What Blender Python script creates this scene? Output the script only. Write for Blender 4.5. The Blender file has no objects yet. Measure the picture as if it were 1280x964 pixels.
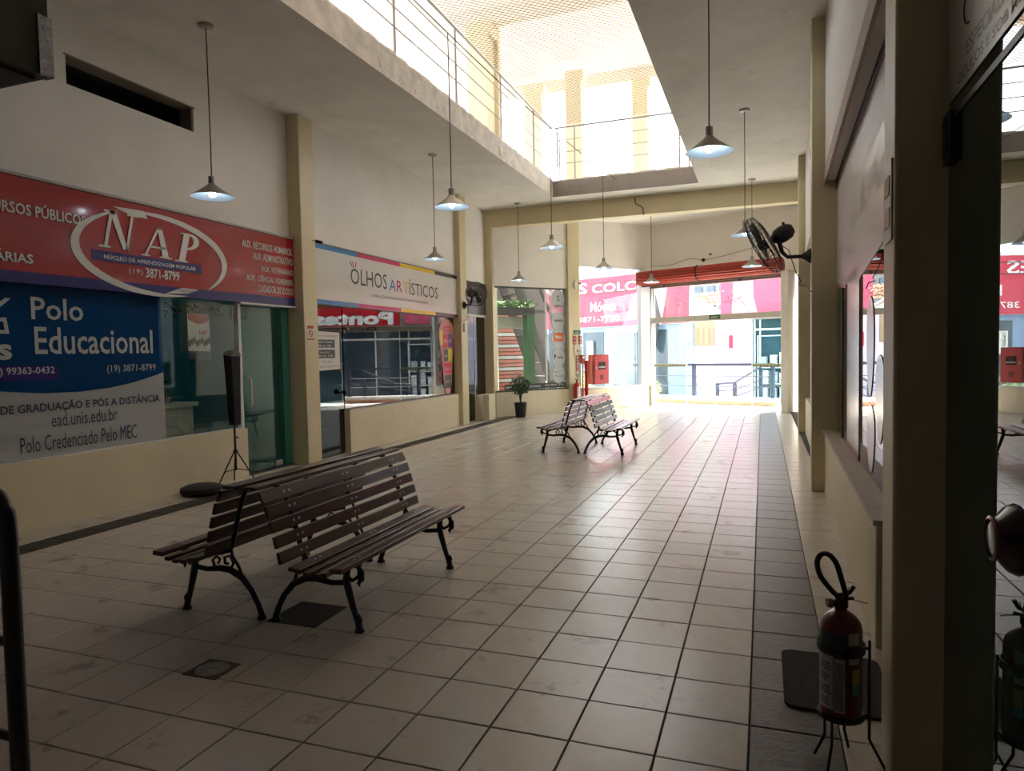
import bpy, bmesh, math, random
from mathutils import Vector, Matrix
random.seed(7)
S = bpy.context.scene
COL = S.collection
PI = math.pi

# ---------------------------------------------------------------- camera
CAMP = Vector((0.057, -3.049, 1.603))
YAW, PITCH, ROLL, FPX = .347, -.0466, .0194, 868.0
def cam_axes():
    cy, sy, cp, sp = math.cos(YAW), math.sin(YAW), math.cos(PITCH), math.sin(PITCH)
    f = Vector((-sy*cp, cy*cp, sp)); r = Vector((cy, sy, 0)); d = f.cross(r)
    cr, sr = math.cos(ROLL), math.sin(ROLL)
    return cr*r+sr*d, -sr*r+cr*d, f
AR, AD, AF = cam_axes()
cd = bpy.data.cameras.new('camera'); cam = bpy.data.objects.new('camera', cd); COL.objects.link(cam)
m = Matrix((AR, -AD, -AF)).transposed().to_4x4(); m.translation = CAMP
cam.matrix_world = m
cd.sensor_fit = 'HORIZONTAL'; cd.sensor_width = 36; cd.lens = 36*FPX/1280; cd.clip_start = .05; cd.clip_end = 300
S.camera = cam

# ---------------------------------------------------------------- world, sun, exposure
w = bpy.data.worlds.new('sky'); S.world = w; w.use_nodes = True
bg = w.node_tree.nodes['Background']; bg.inputs[0].default_value = (.93, .96, 1, 1); bg.inputs[1].default_value = 5.0
sd = bpy.data.lights.new('sun', 'SUN'); sd.energy = 36; sd.angle = math.radians(.6); sd.color = (1, .95, .86)
sun = bpy.data.objects.new('sun', sd); COL.objects.link(sun)
sun.rotation_euler = Vector((.32, .42, 1.0)).to_track_quat('Z', 'Y').to_euler()
S.view_settings.view_transform = 'Standard'; S.view_settings.look = 'None'
S.view_settings.exposure = 0.58; S.view_settings.gamma = 1
S.view_settings.use_curve_mapping = False
S.cycles.max_bounces = 10; S.cycles.diffuse_bounces = 5; S.cycles.glossy_bounces = 4
S.cycles.transparent_max_bounces = 16; S.cycles.transmission_bounces = 6
S.cycles.sample_clamp_indirect = 6; S.cycles.caustics_reflective = False; S.cycles.caustics_refractive = False

# ---------------------------------------------------------------- helpers
class MB:
    def __init__(s): s.v = []; s.f = []
    def add(s, vs, fs):
        n = len(s.v); s.v += [Vector(p) for p in vs]; s.f += [tuple(i+n for i in q) for q in fs]; return s
    def box(s, a, b):
        x0, y0, z0 = a; x1, y1, z1 = b
        return s.add([(x0,y0,z0),(x1,y0,z0),(x1,y1,z0),(x0,y1,z0),(x0,y0,z1),(x1,y0,z1),(x1,y1,z1),(x0,y1,z1)],
                     [(0,3,2,1),(4,5,6,7),(0,1,5,4),(1,2,6,5),(2,3,7,6),(3,0,4,7)])
    def obox(s, c, X, Y, Z):            # centre and three half-axis vectors
        c, X, Y, Z = map(Vector, (c, X, Y, Z))
        vs = [c+a*X+b*Y+d*Z for d in (-1,1) for a, b in ((-1,-1),(1,-1),(1,1),(-1,1))]
        return s.add(vs, [(0,3,2,1),(4,5,6,7),(0,1,5,4),(1,2,6,5),(2,3,7,6),(3,0,4,7)])
    def prism(s, pts, z0, z1):          # footprint polygon (ccw from above)
        n = len(pts)
        return s.add([(x,y,z0) for x,y in pts]+[(x,y,z1) for x,y in pts],
                     [tuple(range(n))[::-1], tuple(range(n,2*n))]+[(i,(i+1)%n,n+(i+1)%n,n+i) for i in range(n)])
    def tube(s, path, r, n=8, closed=False):
        P = [Vector(p) for p in path]; k = len(P); rs = r if isinstance(r, (list,tuple)) else [r]*k
        rings = []; up = None
        for i in range(k):
            t = (P[(i+1)%k]-P[i-1]) if closed else (P[min(i+1,k-1)]-P[max(i-1,0)])
            t.normalize()
            if up is None: up = Vector((0,0,1)) if abs(t.z) < .9 else Vector((1,0,0))
            a = t.cross(up).normalized(); b = a.cross(t).normalized(); up = b
            rings.append([P[i]+rs[i]*(math.cos(2*PI*j/n)*a+math.sin(2*PI*j/n)*b) for j in range(n)])
        fs = []; m_ = k if closed else k-1
        for i in range(m_):
            for j in range(n):
                i2 = (i+1)%k
                fs.append((i*n+j, i*n+(j+1)%n, i2*n+(j+1)%n, i2*n+j))
        if not closed: fs += [tuple(range(n))[::-1], tuple(range((k-1)*n, k*n))]
        return s.add([p for q in rings for p in q], fs)
    def lathe(s, prof, n=24, c=(0,0,0), axis=(0,0,1), cap=True):
        A = Vector(axis).normalized(); U = A.orthogonal().normalized(); W = A.cross(U); c = Vector(c)
        vs = [c+A*z+r*(math.cos(2*PI*j/n)*U+math.sin(2*PI*j/n)*W) for r, z in prof for j in range(n)]
        k = len(prof); fs = [(i*n+j, i*n+(j+1)%n, (i+1)*n+(j+1)%n, (i+1)*n+j) for i in range(k-1) for j in range(n)]
        if cap and prof[0][0] > 1e-5: fs.append(tuple(range(n))[::-1])
        if cap and prof[-1][0] > 1e-5: fs.append(tuple(range((k-1)*n, k*n)))
        return s.add(vs, fs)
    def poly(s, P, pts, eps=0, th=.003):  # flat shape with a little thickness on plane P=(O,U,V,N)
        O, U, V, N = P; n = len(pts)
        a = [O+U*x+V*y+N*eps for x, y in pts]; b = [p+N*th for p in a]
        return s.add(a+b, [tuple(range(n))[::-1], tuple(range(n,2*n))]+[(i,(i+1)%n,n+(i+1)%n,n+i) for i in range(n)])
    def build(s, name, mat, parent=None, loc=None, bevel=0, smooth=True):
        org = Vector(loc) if loc is not None else (Vector(parent['_loc']) if parent is not None and '_loc' in parent else Vector((0,0,0)))
        me = bpy.data.meshes.new(name); me.from_pydata([tuple(p-org) for p in s.v], [], s.f); me.update()
        bm = bmesh.new(); bm.from_mesh(me); bmesh.ops.remove_doubles(bm, verts=bm.verts, dist=1e-5)
        bmesh.ops.recalc_face_normals(bm, faces=bm.faces); bm.to_mesh(me); bm.free()
        me.materials.append(mat)
        if smooth: me.shade_smooth(); me.set_sharp_from_angle(angle=math.radians(32))
        o = bpy.data.objects.new(name, me); COL.objects.link(o)
        if parent is not None: o.parent = parent
        if loc is not None:
            o.location = loc; 
        if bevel:
            b = o.modifiers.new('bevel', 'BEVEL'); b.width = bevel; b.segments = 2; b.limit_method = 'ANGLE'; b.angle_limit = .6
        o['_loc'] = tuple(org)
        return o
def tag(o, label, cat, group=None, kind=None):
    o['label'] = label; o['category'] = cat
    if group: o['group'] = group
    if kind: o['kind'] = kind
    return o
def thing(name, label, cat, loc=(0,0,0), group=None):
    o = bpy.data.objects.new(name, None); COL.objects.link(o); o.location = loc; o.empty_display_size = .1
    o['_loc'] = tuple(loc); return tag(o, label, cat, group)
def struct(o):
    o['kind'] = 'structure'; return o
def copy_tree(o, parent=None):
    c = o.copy(); COL.objects.link(c)
    if parent is not None: c.parent = parent
    for ch in list(o.children): copy_tree(ch, c)
    return c
def box(a, b): return MB().box(a, b)
def plane(O, U, N, V=(0,0,1)):
    return (Vector(O), Vector(U).normalized(), Vector(V), Vector(N).normalized())

def text_geo(s, bold=0.0, shear=0.0, spacing=1.0, align='LEFT'):
    cu = bpy.data.curves.new('t', 'FONT'); cu.body = s; cu.size = 1; cu.offset = bold; cu.shear = shear
    cu.space_character = spacing; cu.align_x = align; cu.resolution_u = 2; cu.fill_mode = 'FRONT'
    ob = bpy.data.objects.new('t', cu); me = ob.to_mesh()
    vs = [tuple(v.co[:2]) for v in me.vertices]; fs = [tuple(p.vertices) for p in me.polygons]
    ob.to_mesh_clear(); bpy.data.objects.remove(ob); bpy.data.curves.remove(cu)
    return vs, fs
def put_text(mb, P, s, x0, y0, x1, y1, eps=.004, mirror=False, **k):  # fit the string in the box x0..x1, y0..y1 of plane P
    vs, fs = text_geo(s, **k)
    if not vs: return
    a = min(v[0] for v in vs); b = max(v[0] for v in vs); c = min(v[1] for v in vs); d = max(v[1] for v in vs)
    O, U, V, N = P
    def mp(v):
        tx = (v[0]-a)/(b-a); ty = (v[1]-c)/(d-c or 1)
        if mirror: tx = 1-tx
        return O+U*(x0+tx*(x1-x0))+V*(y0+ty*(y1-y0))+N*eps
    mb.add([mp(v) for v in vs], fs)
def letters(name, P, items, mat, parent, eps=.004):
    for it in items:                                          # one part per printed line
        mb = MB(); put_text(mb, P, it[0], *it[1:5], eps=eps, **(it[5] if len(it) > 5 else {}))
        mb.build(name, mat, parent, smooth=False)
def ellipse(cx, cy, rx, ry, n=32, a0=0, a1=2*PI):
    return [(cx+rx*math.cos(a0+(a1-a0)*i/n), cy+ry*math.sin(a0+(a1-a0)*i/n)) for i in range(n if a1-a0 > 6.28 else n+1)]
def rrect(x0, y0, x1, y1, r, n=4):
    o = []
    for cx, cy, a in ((x1-r,y0+r,-PI/2),(x1-r,y1-r,0),(x0+r,y1-r,PI/2),(x0+r,y0+r,PI)):
        o += [(cx+r*math.cos(a+i*PI/2/n), cy+r*math.sin(a+i*PI/2/n)) for i in range(n+1)]
    return o

# ---------------------------------------------------------------- materials
MATS = {}
def mat(name, col, rough=.6, metal=0, var=0, vscale=3, bump=0, bscale=60, emit=0, spec=.5, coat=0, rnd=0, dirt=None):
    if name in MATS: return MATS[name]
    m = bpy.data.materials.new(name); m.use_nodes = True; nt = m.node_tree; N = nt.nodes; L = nt.links
    b = N['Principled BSDF']; c = tuple(col)+(1,)
    b.inputs['Base Color'].default_value = c; b.inputs['Roughness'].default_value = rough
    b.inputs['Metallic'].default_value = metal; b.inputs['Specular IOR Level'].default_value = spec
    b.inputs['Coat Weight'].default_value = coat; b.inputs['Coat Roughness'].default_value = .05
    if emit: b.inputs['Emission Color'].default_value = c; b.inputs['Emission Strength'].default_value = emit
    tc = N.new('ShaderNodeTexCoord')
    src = None
    if var:
        n = N.new('ShaderNodeTexNoise'); n.inputs['Scale'].default_value = vscale; n.inputs['Detail'].default_value = 6
        n.inputs['Roughness'].default_value = .65; L.new(tc.outputs['Object'], n.inputs['Vector'])
        r = N.new('ShaderNodeMapRange'); r.inputs['From Min'].default_value = .3; r.inputs['From Max'].default_value = .7
        r.inputs['To Min'].default_value = 1-var; r.inputs['To Max'].default_value = 1+var*.5; L.new(n.outputs['Fac'], r.inputs['Value'])
        mx = N.new('ShaderNodeVectorMath'); mx.operation = 'SCALE'; mx.inputs[0].default_value = col
        L.new(r.outputs[0], mx.inputs['Scale']); src = mx.outputs[0]
        if rnd:
            oi = N.new('ShaderNodeObjectInfo'); r2 = N.new('ShaderNodeMapRange'); r2.inputs['To Min'].default_value = 1-rnd; r2.inputs['To Max'].default_value = 1+rnd
            L.new(oi.outputs['Random'], r2.inputs['Value']); m2 = N.new('ShaderNodeVectorMath'); m2.operation = 'SCALE'
            L.new(src, m2.inputs[0]); L.new(r2.outputs[0], m2.inputs['Scale']); src = m2.outputs[0]
        if dirt:
            geo = N.new('ShaderNodeNewGeometry'); n2 = N.new('ShaderNodeTexNoise'); n2.inputs['Scale'].default_value = dirt[1]; n2.inputs['Detail'].default_value = 8
            n2.inputs['Roughness'].default_value = .7; L.new(geo.outputs['Position'], n2.inputs['Vector'])
            r3 = N.new('ShaderNodeMapRange'); r3.inputs['From Min'].default_value = dirt[2]; r3.inputs['From Max'].default_value = dirt[2]+.06; r3.inputs['To Max'].default_value = dirt[3]
            L.new(n2.outputs['Fac'], r3.inputs['Value'])
            mm = N.new('ShaderNodeMix'); mm.data_type = 'RGBA'; L.new(r3.outputs[0], mm.inputs['Factor'])
            L.new(src, mm.inputs['A']); mm.inputs['B'].default_value = tuple(dirt[0])+(1,); src = mm.outputs['Result']
        L.new(src, b.inputs['Base Color'])
    if bump:
        n = N.new('ShaderNodeTexNoise'); n.inputs['Scale'].default_value = bscale; n.inputs['Detail'].default_value = 4
        L.new(tc.outputs['Object'], n.inputs['Vector']); bp = N.new('ShaderNodeBump'); bp.inputs['Strength'].default_value = bump; bp.inputs['Distance'].default_value = .01
        L.new(n.outputs['Fac'], bp.inputs['Height']); L.new(bp.outputs[0], b.inputs['Normal'])
    MATS[name] = m; return m
def glass(name, tint, base=None, basefac=0, ior=1.5):
    m = bpy.data.materials.new(name); m.use_nodes = True; nt = m.node_tree; N = nt.nodes; L = nt.links; N.clear()
    out = N.new('ShaderNodeOutputMaterial'); tr = N.new('ShaderNodeBsdfTransparent'); tr.inputs[0].default_value = tuple(tint)+(1,)
    gl = N.new('ShaderNodeBsdfGlossy'); gl.inputs['Roughness'].default_value = 0; gl.inputs[0].default_value = (1,1,1,1)
    fr = N.new('ShaderNodeFresnel'); fr.inputs['IOR'].default_value = ior
    # the same reflectance on both faces of the pane
    geo = N.new('ShaderNodeNewGeometry'); sg = N.new('ShaderNodeMath'); sg.operation = 'MULTIPLY_ADD'
    L.new(geo.outputs['Backfacing'], sg.inputs[0]); sg.inputs[1].default_value = 1/ior-ior; sg.inputs[2].default_value = ior
    L.new(sg.outputs[0], fr.inputs['IOR'])
    body = tr.outputs[0]
    if base:
        df = N.new('ShaderNodeBsdfDiffuse'); df.inputs[0].default_value = tuple(base)+(1,)
        mb = N.new('ShaderNodeMixShader'); mb.inputs[0].default_value = basefac; L.new(tr.outputs[0], mb.inputs[1]); L.new(df.outputs[0], mb.inputs[2]); body = mb.outputs[0]
    mx = N.new('ShaderNodeMixShader'); L.new(fr.outputs[0], mx.inputs[0]); L.new(body, mx.inputs[1]); L.new(gl.outputs[0], mx.inputs[2])
    L.new(mx.outputs[0], out.inputs[0]); MATS[name] = m; return m
def translucent(name, col, t=.6):
    m = bpy.data.materials.new(name); m.use_nodes = True; nt = m.node_tree; N = nt.nodes; L = nt.links; N.clear()
    out = N.new('ShaderNodeOutputMaterial'); a = N.new('ShaderNodeBsdfTranslucent'); a.inputs[0].default_value = tuple(col)+(1,)
    d = N.new('ShaderNodeBsdfDiffuse'); d.inputs[0].default_value = tuple(col)+(1,)
    mx = N.new('ShaderNodeMixShader'); mx.inputs[0].default_value = t; L.new(d.outputs[0], mx.inputs[1]); L.new(a.outputs[0], mx.inputs[2]); L.new(mx.outputs[0], out.inputs[0])
    return m

WALL = mat('white_plaster', (.79,.75,.705), .85, var=.07, vscale=1.2, bump=.15, bscale=30)
CEIL = mat('ceiling_plaster', (.80,.765,.72), .9, var=.12, vscale=1.5, bump=.2, bscale=25, dirt=((.45,.38,.32),1.3,.64,.5))
CREAM = mat('cream_paint', (.74,.65,.46), .55, var=.06, vscale=2, bump=.1, bscale=40)
OCHRE = mat('ochre_paint', (.66,.57,.36), .5, var=.06, vscale=2, bump=.1, bscale=40)
CONC = mat('slab_edge_concrete', (.62,.57,.50), .9, var=.25, vscale=5, bump=.5, bscale=30)
TILE = mat('cream_tile', (.55,.50,.44), .25, var=.06, vscale=9, bump=.05, bscale=160, rnd=.03, dirt=((.22,.18,.15),2.6,.585,.6))
TILEL = mat('dark_strip_tile', (.06,.055,.05), .6, var=.2, vscale=10, spec=.2, rnd=.1)
TILED = mat('dark_tile', (.10,.085,.08), .3, var=.25, vscale=10, bump=.35, bscale=45, rnd=.1)
GROUT = mat('grout', (.035,.028,.022), .9, var=.2, vscale=20)
BLACK = mat('black_paint', (.012,.012,.013), .45, var=.1)
IRON = mat('black_cast_iron', (.010,.010,.011), .38, metal=.2, var=.2, vscale=30, bump=.2, bscale=90)
WOOD = mat('mahogany_slat', (.062,.016,.010), .28, var=.35, vscale=14, coat=.35, rnd=.2)
_n = WOOD.node_tree; _t = [x for x in _n.nodes if x.type == 'TEX_NOISE'][0]; _c = [x for x in _n.nodes if x.type == 'TEX_COORD'][0]
_m = _n.nodes.new('ShaderNodeMapping'); _m.inputs['Scale'].default_value = (6, .35, 6); _n.links.new(_c.outputs['Object'], _m.inputs['Vector']); _n.links.new(_m.outputs[0], _t.inputs['Vector'])
STEEL = mat('brushed_steel', (.55,.55,.55), .3, metal=1, var=.05)
ALU = mat('white_aluminium', (.72,.73,.72), .35, var=.03)
REDV = mat('red_vinyl', (.36,.010,.014), .16, var=.04, coat=.3)
NAVYV = mat('navy_vinyl', (.035,.03,.17), .2, var=.04)
WHITEV = mat('white_vinyl', (.68,.66,.63), .22, var=.03)
GREYV = mat('grey_white_vinyl', (.40,.42,.43), .2, var=.04, coat=.3)
BLUEV = mat('blue_vinyl', (.010,.055,.17), .12, var=.15, vscale=2, coat=.6)
INK = mat('dark_ink', (.02,.03,.07), .4)
SHADE = mat('lamp_enamel', (.36,.34,.31), .35, metal=.3, var=.05)
SHADEI = mat('lamp_inner', (.62,.74,.85), .3)
BULB = mat('bulb_lit', (.85,.95,1), .4, emit=14)
CORD = mat('cord', (.03,.03,.03), .6)
GRN = mat('green_door_glass_frame', (.05,.20,.16), .3)
G_TEAL = glass('teal_glass', (.62,.88,.80), (.05,.16,.13), .12)
G_CLEAR = glass('clear_glass', (.93,.97,.96), ior=1.5)
G_SHOP = glass('dark_shop_glass', (.35,.38,.38), (.01,.012,.012), .5, ior=1.62)
G_NEAR = glass('dark_green_glass', (.10,.14,.12), (.030,.062,.045), .85, ior=1.75)
TRED = mat('red_enamel', (.42,.02,.02), .3, coat=.3, var=.05)

# plan lines
def lerp(a, b, t): return (a[0]+(b[0]-a[0])*t, a[1]+(b[1]-a[1])*t)
A0, A1 = Vector((-6.27,13.12)), Vector((-3.0,17.13))
J0, J1 = Vector((-3.0,17.3)), Vector((.70,15.8))
dA = (A1-A0).normalized(); nA = Vector((dA.y,-dA.x))     # nA points into the hall
dJ = (J1-J0).normalized(); nJ = Vector((-dJ.y,dJ.x))     # nJ points to the street
LA = (A1-A0).length; LJ = (J1-J0).length
def rx(y): return .60+.0185*y                             # face of the right wall
ZC, ZS = 5.15, 5.50                                       # ceiling, top of slab

def on_line(P, d, n, u0, u1, v0, v1, z0, z1, mb=None):    # box in a line frame (u along, v across)
    mb = mb or MB()
    P = Vector(P); c = P+d*(u0+u1)/2+n*(v0+v1)/2
    return mb.obox((c.x,c.y,(z0+z1)/2), (d.x*(u1-u0)/2,d.y*(u1-u0)/2,0), (n.x*(v1-v0)/2,n.y*(v1-v0)/2,0), (0,0,(z1-z0)/2))
def A_(u0,u1,v0,v1,z0,z1,mb=None): return on_line(A0,dA,nA,u0,u1,v0,v1,z0,z1,mb)
def J_(u0,u1,v0,v1,z0,z1,mb=None): return on_line(J0,dJ,nJ,u0,u1,v0,v1,z0,z1,mb)
def JP(u, v, z): p = J0+dJ*u+nJ*v; return Vector((p.x,p.y,z))
def AP(u, v, z): p = A0+dA*u+nA*v; return Vector((p.x,p.y,z))
Rd = Vector((.0185,1)).normalized(); Rn = Vector((-Rd.y,Rd.x)); R0 = Vector((.60,0))  # right wall: u = y, v>0 into the hall
def R_(u0,u1,v0,v1,z0,z1,mb=None): return on_line(R0,Rd,Rn,u0,u1,v0,v1,z0,z1,mb)
def RP(u, v, z): p = R0+Rd*u+Rn*v; return Vector((p.x,p.y,z))
PLW = plane((-6.53,0,0), (0,1,0), (1,0,0))                # left wall plane: x = world y, y = height
PLO = plane((-6.40,0,0), (0,1,0), (1,0,0))
PA = (AP(0,0,0), Vector((dA.x,dA.y,0)), Vector((0,0,1)), Vector((nA.x,nA.y,0)))
PJ = (JP(0,0,0), Vector((dJ.x,dJ.y,0)), Vector((0,0,1)), Vector((-nJ.x,-nJ.y,0)))
PR = (RP(0,0,0), Vector((-Rd.x,-Rd.y,0)), Vector((0,0,1)), Vector((Rn.x,Rn.y,0)))   # u runs towards the camera: use -y

# ================================================================ THE SETTING
# ---- floor: grout bed, near tiles one by one, the far rest joined
floor = struct(box((-7,-8,-.25),(1.6,18.9,-.008)).build('floor', GROUT))
T = .35
cells = []
def inroom(x, y, pad=.0):
    if x > rx(y)+.12+pad: return False
    if (Vector((x,y))-A0).dot(nA) < -.25: return False
    if (Vector((x,y))-J0).dot(nJ) > .35: return False
    return True
def seen(x, y):
    p = Vector((x,y,0))-CAMP; z = p.dot(AF)
    if z < .5: return False
    px = 640+FPX*p.dot(AR)/z; py = 482+FPX*p.dot(AD)/z
    return -30 < px < 1310 and py < 1010
cols = [(i*T, T, 0) for i in range(-16, 0)] + [(-16.5*T, T/2, 0), (0, .355, 1), (.355, .35, 0), (-6.08, .305, 3), (-6.43, .35, 0), (-6.60, .17, 0)]
for (x0, wd, dark) in cols:
    yo = 0
    for j in range(-22, 54):
        y0 = j*T+yo
        cx, cy = x0+wd/2, y0+T/2
        if not inroom(cx, cy): continue
        cells.append((math.hypot(cx-CAMP.x, cy-CAMP.y), x0, y0, wd, dark, seen(cx, cy)))
cells.sort()
def tile_geo(mb, x0, y0, x1, y1, z=0, b=.003):
    g = .0032
    x0 += g; y0 += g; x1 -= g; y1 -= g
    mb.add([(x0,y0,z-.012),(x1,y0,z-.012),(x1,y1,z-.012),(x0,y1,z-.012),(x0,y0,z-b),(x1,y0,z-b),(x1,y1,z-b),(x0,y1,z-b),
            (x0+b,y0+b,z),(x1-b,y0+b,z),(x1-b,y1-b,z),(x0+b,y1-b,z)],
           [(0,1,5,4),(1,2,6,5),(2,3,7,6),(3,0,4,7),(4,5,9,8),(5,6,10,9),(6,7,11,10),(7,4,8,11),(8,9,10,11)])
proto = {}
def tile_mesh(wd, dark):
    k = (round(wd,3), dark)
    if k not in proto:
        mb = MB(); tile_geo(mb, 0, 0, wd, T)
        o = mb.build('floor_tile', (TILE,TILED,TILED,TILEL)[dark], floor, smooth=False); proto[k] = o.data; bpy.data.objects.remove(o)
    return proto[k]
n = 0; rest = {0: MB(), 1: MB(), 3: MB()}
BLK = (-8*T, T)                                            # the one black tile under the near bench
DRAIN = (-8*T, -T)                                         # the tile holding the drain
for d_, x0, y0, wd, dark, vis in cells:
    if abs(x0-BLK[0]) < .01 and abs(y0-BLK[1]) < .01: dark = 2
    if vis and n < 298:
        me = tile_mesh(wd, dark) if dark != 2 else tile_mesh(wd, 3)
        o = bpy.data.objects.new('floor_tile', me); COL.objects.link(o); o.parent = floor; n += 1
        o.location = (x0, y0, random.uniform(-.0006,.0006)); o.rotation_euler = (random.uniform(-.0012,.0012), random.uniform(-.0012,.0012), 0)
    else:
        tile_geo(rest[{0:0,1:1,2:1,3:3}[dark]], x0, y0, x0+wd, y0+T, random.uniform(-.0005,.0005))
for k, mm in ((0, TILE), (1, TILED), (3, TILEL)):
    o = rest[k].build('floor_tiling', mm, floor, smooth=False); o['kind'] = 'stuff'

# ---- ceiling slabs round the opening
YO0, YO1, XO0, XO1 = 2.5, 12.42, -4.45, -1.22  # unseen near end of the opening set further in to dim the foreground
mb = MB().box((-7.2,-8.4,ZC),(XO0,13.9,ZS)).box((XO1,-8.4,ZC),(1.9,13.9,ZS)).box((XO0,-8.4,ZC),(XO1,YO0,ZS)).box((XO0,YO1,ZC),(XO1,13.9,ZS))
mb.prism([(-5.95,13.9),(1.9,13.9),(1.9,15.6),(J1.x,J1.y+.1),(J0.x,J0.y+.12)], ZC, ZS)
ceiling = struct(mb.build('ceiling', CEIL))
box((XO0,YO1-.006,ZC),(XO1,YO1,ZS)).build('slab_face', mat('shade_toned_edge',(.27,.235,.215),.85,var=.15,vscale=4,bump=.2), ceiling)  # far face: its shade is put into the dark grey colour
box((XO0,YO0,ZC+.0005),(XO0+.006,YO1-.006,ZS)).build('slab_face', mat('half_shade_worn_edge',(.52,.48,.43),.9,var=.3,vscale=5,bump=.4,dirt=((.22,.17,.13),6,.62,.6)), ceiling)  # left face: milder shade put into the base colour, worn stains on top
# rough lip of the slab opening
mb = MB()
for i in range(60):
    y = YO0+(YO1-YO0)*i/60; h = random.uniform(.02,.045); mb.box((XO0-.02,y,ZS-.005),(XO0+random.uniform(.004,.014),y+.19,ZS+h))
for i in range(18):
    x = XO0+(XO1-XO0)*i/18; h = random.uniform(.015,.04); mb.box((x,YO1-random.uniform(.003,.012),ZS-.005),(x+.18,YO1+.03,ZS+h))
mb.build('trim_1', CONC, smooth=False); struct(bpy.data.objects['trim_1'])
o = MB().box((XO0+.001,8.95,5.20),(XO0+.016,9.10,5.36)).box((XO0+.016,8.98,5.22),(XO0+.026,9.06,5.30)).build('conduit_box', CONC, loc=(XO0,8.95,5.2)); tag(o, 'small square conduit box on the left edge of the ceiling opening', 'box')

# ---- left wall
LW = -6.53
mb = MB()
mb.box((LW-.18,-8.2,0),(LW,4.55,.65))                      # sill wall of the red-signed shop
mb.box((LW-.18,-8.2,2.37),(LW,2.15,ZC)).box((LW-.18,3.82,2.37),(LW,5.60,ZC)).box((LW-.18,2.15,2.37),(LW,3.82,4.40)).box((LW-.18,2.15,4.69),(LW,3.82,ZC))
wall_left = struct(mb.build('wall_left', WALL))
o = MB().box((LW-.185,-8.21,-.002),(LW+.006,4.56,.655)).build('sill_wall', CREAM, wall_left)
o = MB().box((-6.60,5.93,2.42),(-6.40,11.2,ZC)).box((-6.63,11.55,2.5),(-6.45,13.1,ZC)).build('upper_wall', WALL, wall_left)
o = MB().box((-6.60,6.80,0),(-6.36,11.2,.71)).build('sill_wall', CREAM, wall_left, bevel=.006)
o = MB().box((-6.63,12.45,0),(-6.42,13.1,.6)).build('sill_wall', CREAM, wall_left)
o = MB().box((LW-.2,2.13,4.685),(LW+.012,3.84,4.70)).box((LW-.2,3.80,4.38),(LW-.02,3.83,4.70)).build('slot_frame', mat('bronze_frame',(.25,.21,.17),.5), wall_left)
for i, (y0, y1, x) in enumerate(((5.59,5.93,-6.31),(11.20,11.55,-6.27),(13.10,13.42,-6.25))):
    o = MB().box((-6.75,y0,0),(x,y1,ZC+.002)).build('pillar', OCHRE, bevel=.012); struct(o)
# far beam
o = MB().box((-6.5,13.12,4.72),(.95,13.42,ZC+.002)).build('trim_2', OCHRE, bevel=.01); struct(o)

# ---- angled far wall (two bays) and entrance wall
mb = MB(); A_(.05,2.35,-.18,0,3.29,ZC,mb); A_(2.35,LA+.1,-.18,0,3.96,ZC,mb)
wall_back = struct(mb.build('wall_back', WALL))
A_(.05,2.3,-.18,.01,0,.62).build('sill_wall', CREAM, wall_back, bevel=.006); A_(2.6,LA-.05,-.18,.01,0,.58).build('sill_wall', CREAM, wall_back, bevel=.006)
o = A_(2.28,2.66,-.22,.06,0,ZC).build('pillar', OCHRE, bevel=.01); struct(o)
o = J_(-.05,LJ+.25,-.1,.15,3.45,ZC).build('wall_entrance', WALL); struct(o)
o = J_(LJ-.02,LJ+.16,-.55,.12,0,3.5).build('pillar', mat('pale_jamb',(.66,.62,.55),.6,var=.1), bevel=.01); struct(o)

# ---- right wall
mb = MB(); R_(-.1,5.3,-.30,0,3.40,ZC,mb); R_(5.55,11.0,-.30,0,3.35,ZC,mb); R_(11.3,15.7,-.30,0,0,ZC,mb); R_(-8,-.36,-.30,-.05,3.2,ZC,mb)
wall_right = struct(mb.build('wall_right', WALL))
R_(1.0,5.28,-.30,.003,0,.66).build('sill_wall', CREAM, wall_right, bevel=.008); R_(.985,5.3,-.30,.018,.66,.69).build('window_sill', mat('stone_sill',(.50,.42,.35),.5,var=.3,vscale=25), wall_right)
R_(5.6,11.0,-.30,.0,0,.66).build('sill_wall', CREAM, wall_right, bevel=.008)
R_(.99,5.3,-.012,.012,3.36,3.52).build('lintel_edge', mat('pinkish_lintel',(.42,.32,.29),.7,var=.15,vscale=20), wall_right)
for u0, u1, v in ((5.28,5.58,.135),(11.03,11.36,.12)):
    o = R_(u0,u1,-.32,v,0,ZC).build('pillar', OCHRE, bevel=.01); struct(o)
o = MB().prism([(.48,-.36),(.635,-.36),(.90,-.36),(.90,-.10),(.485,-.10)],0,ZC).build('pillar', OCHRE, bevel=.012); struct(o)
# ---- rear, out of view
o = MB().box((-7,-8.2,0),(1.6,-8,ZC)).build('wall_rear', WALL); struct(o)

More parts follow.
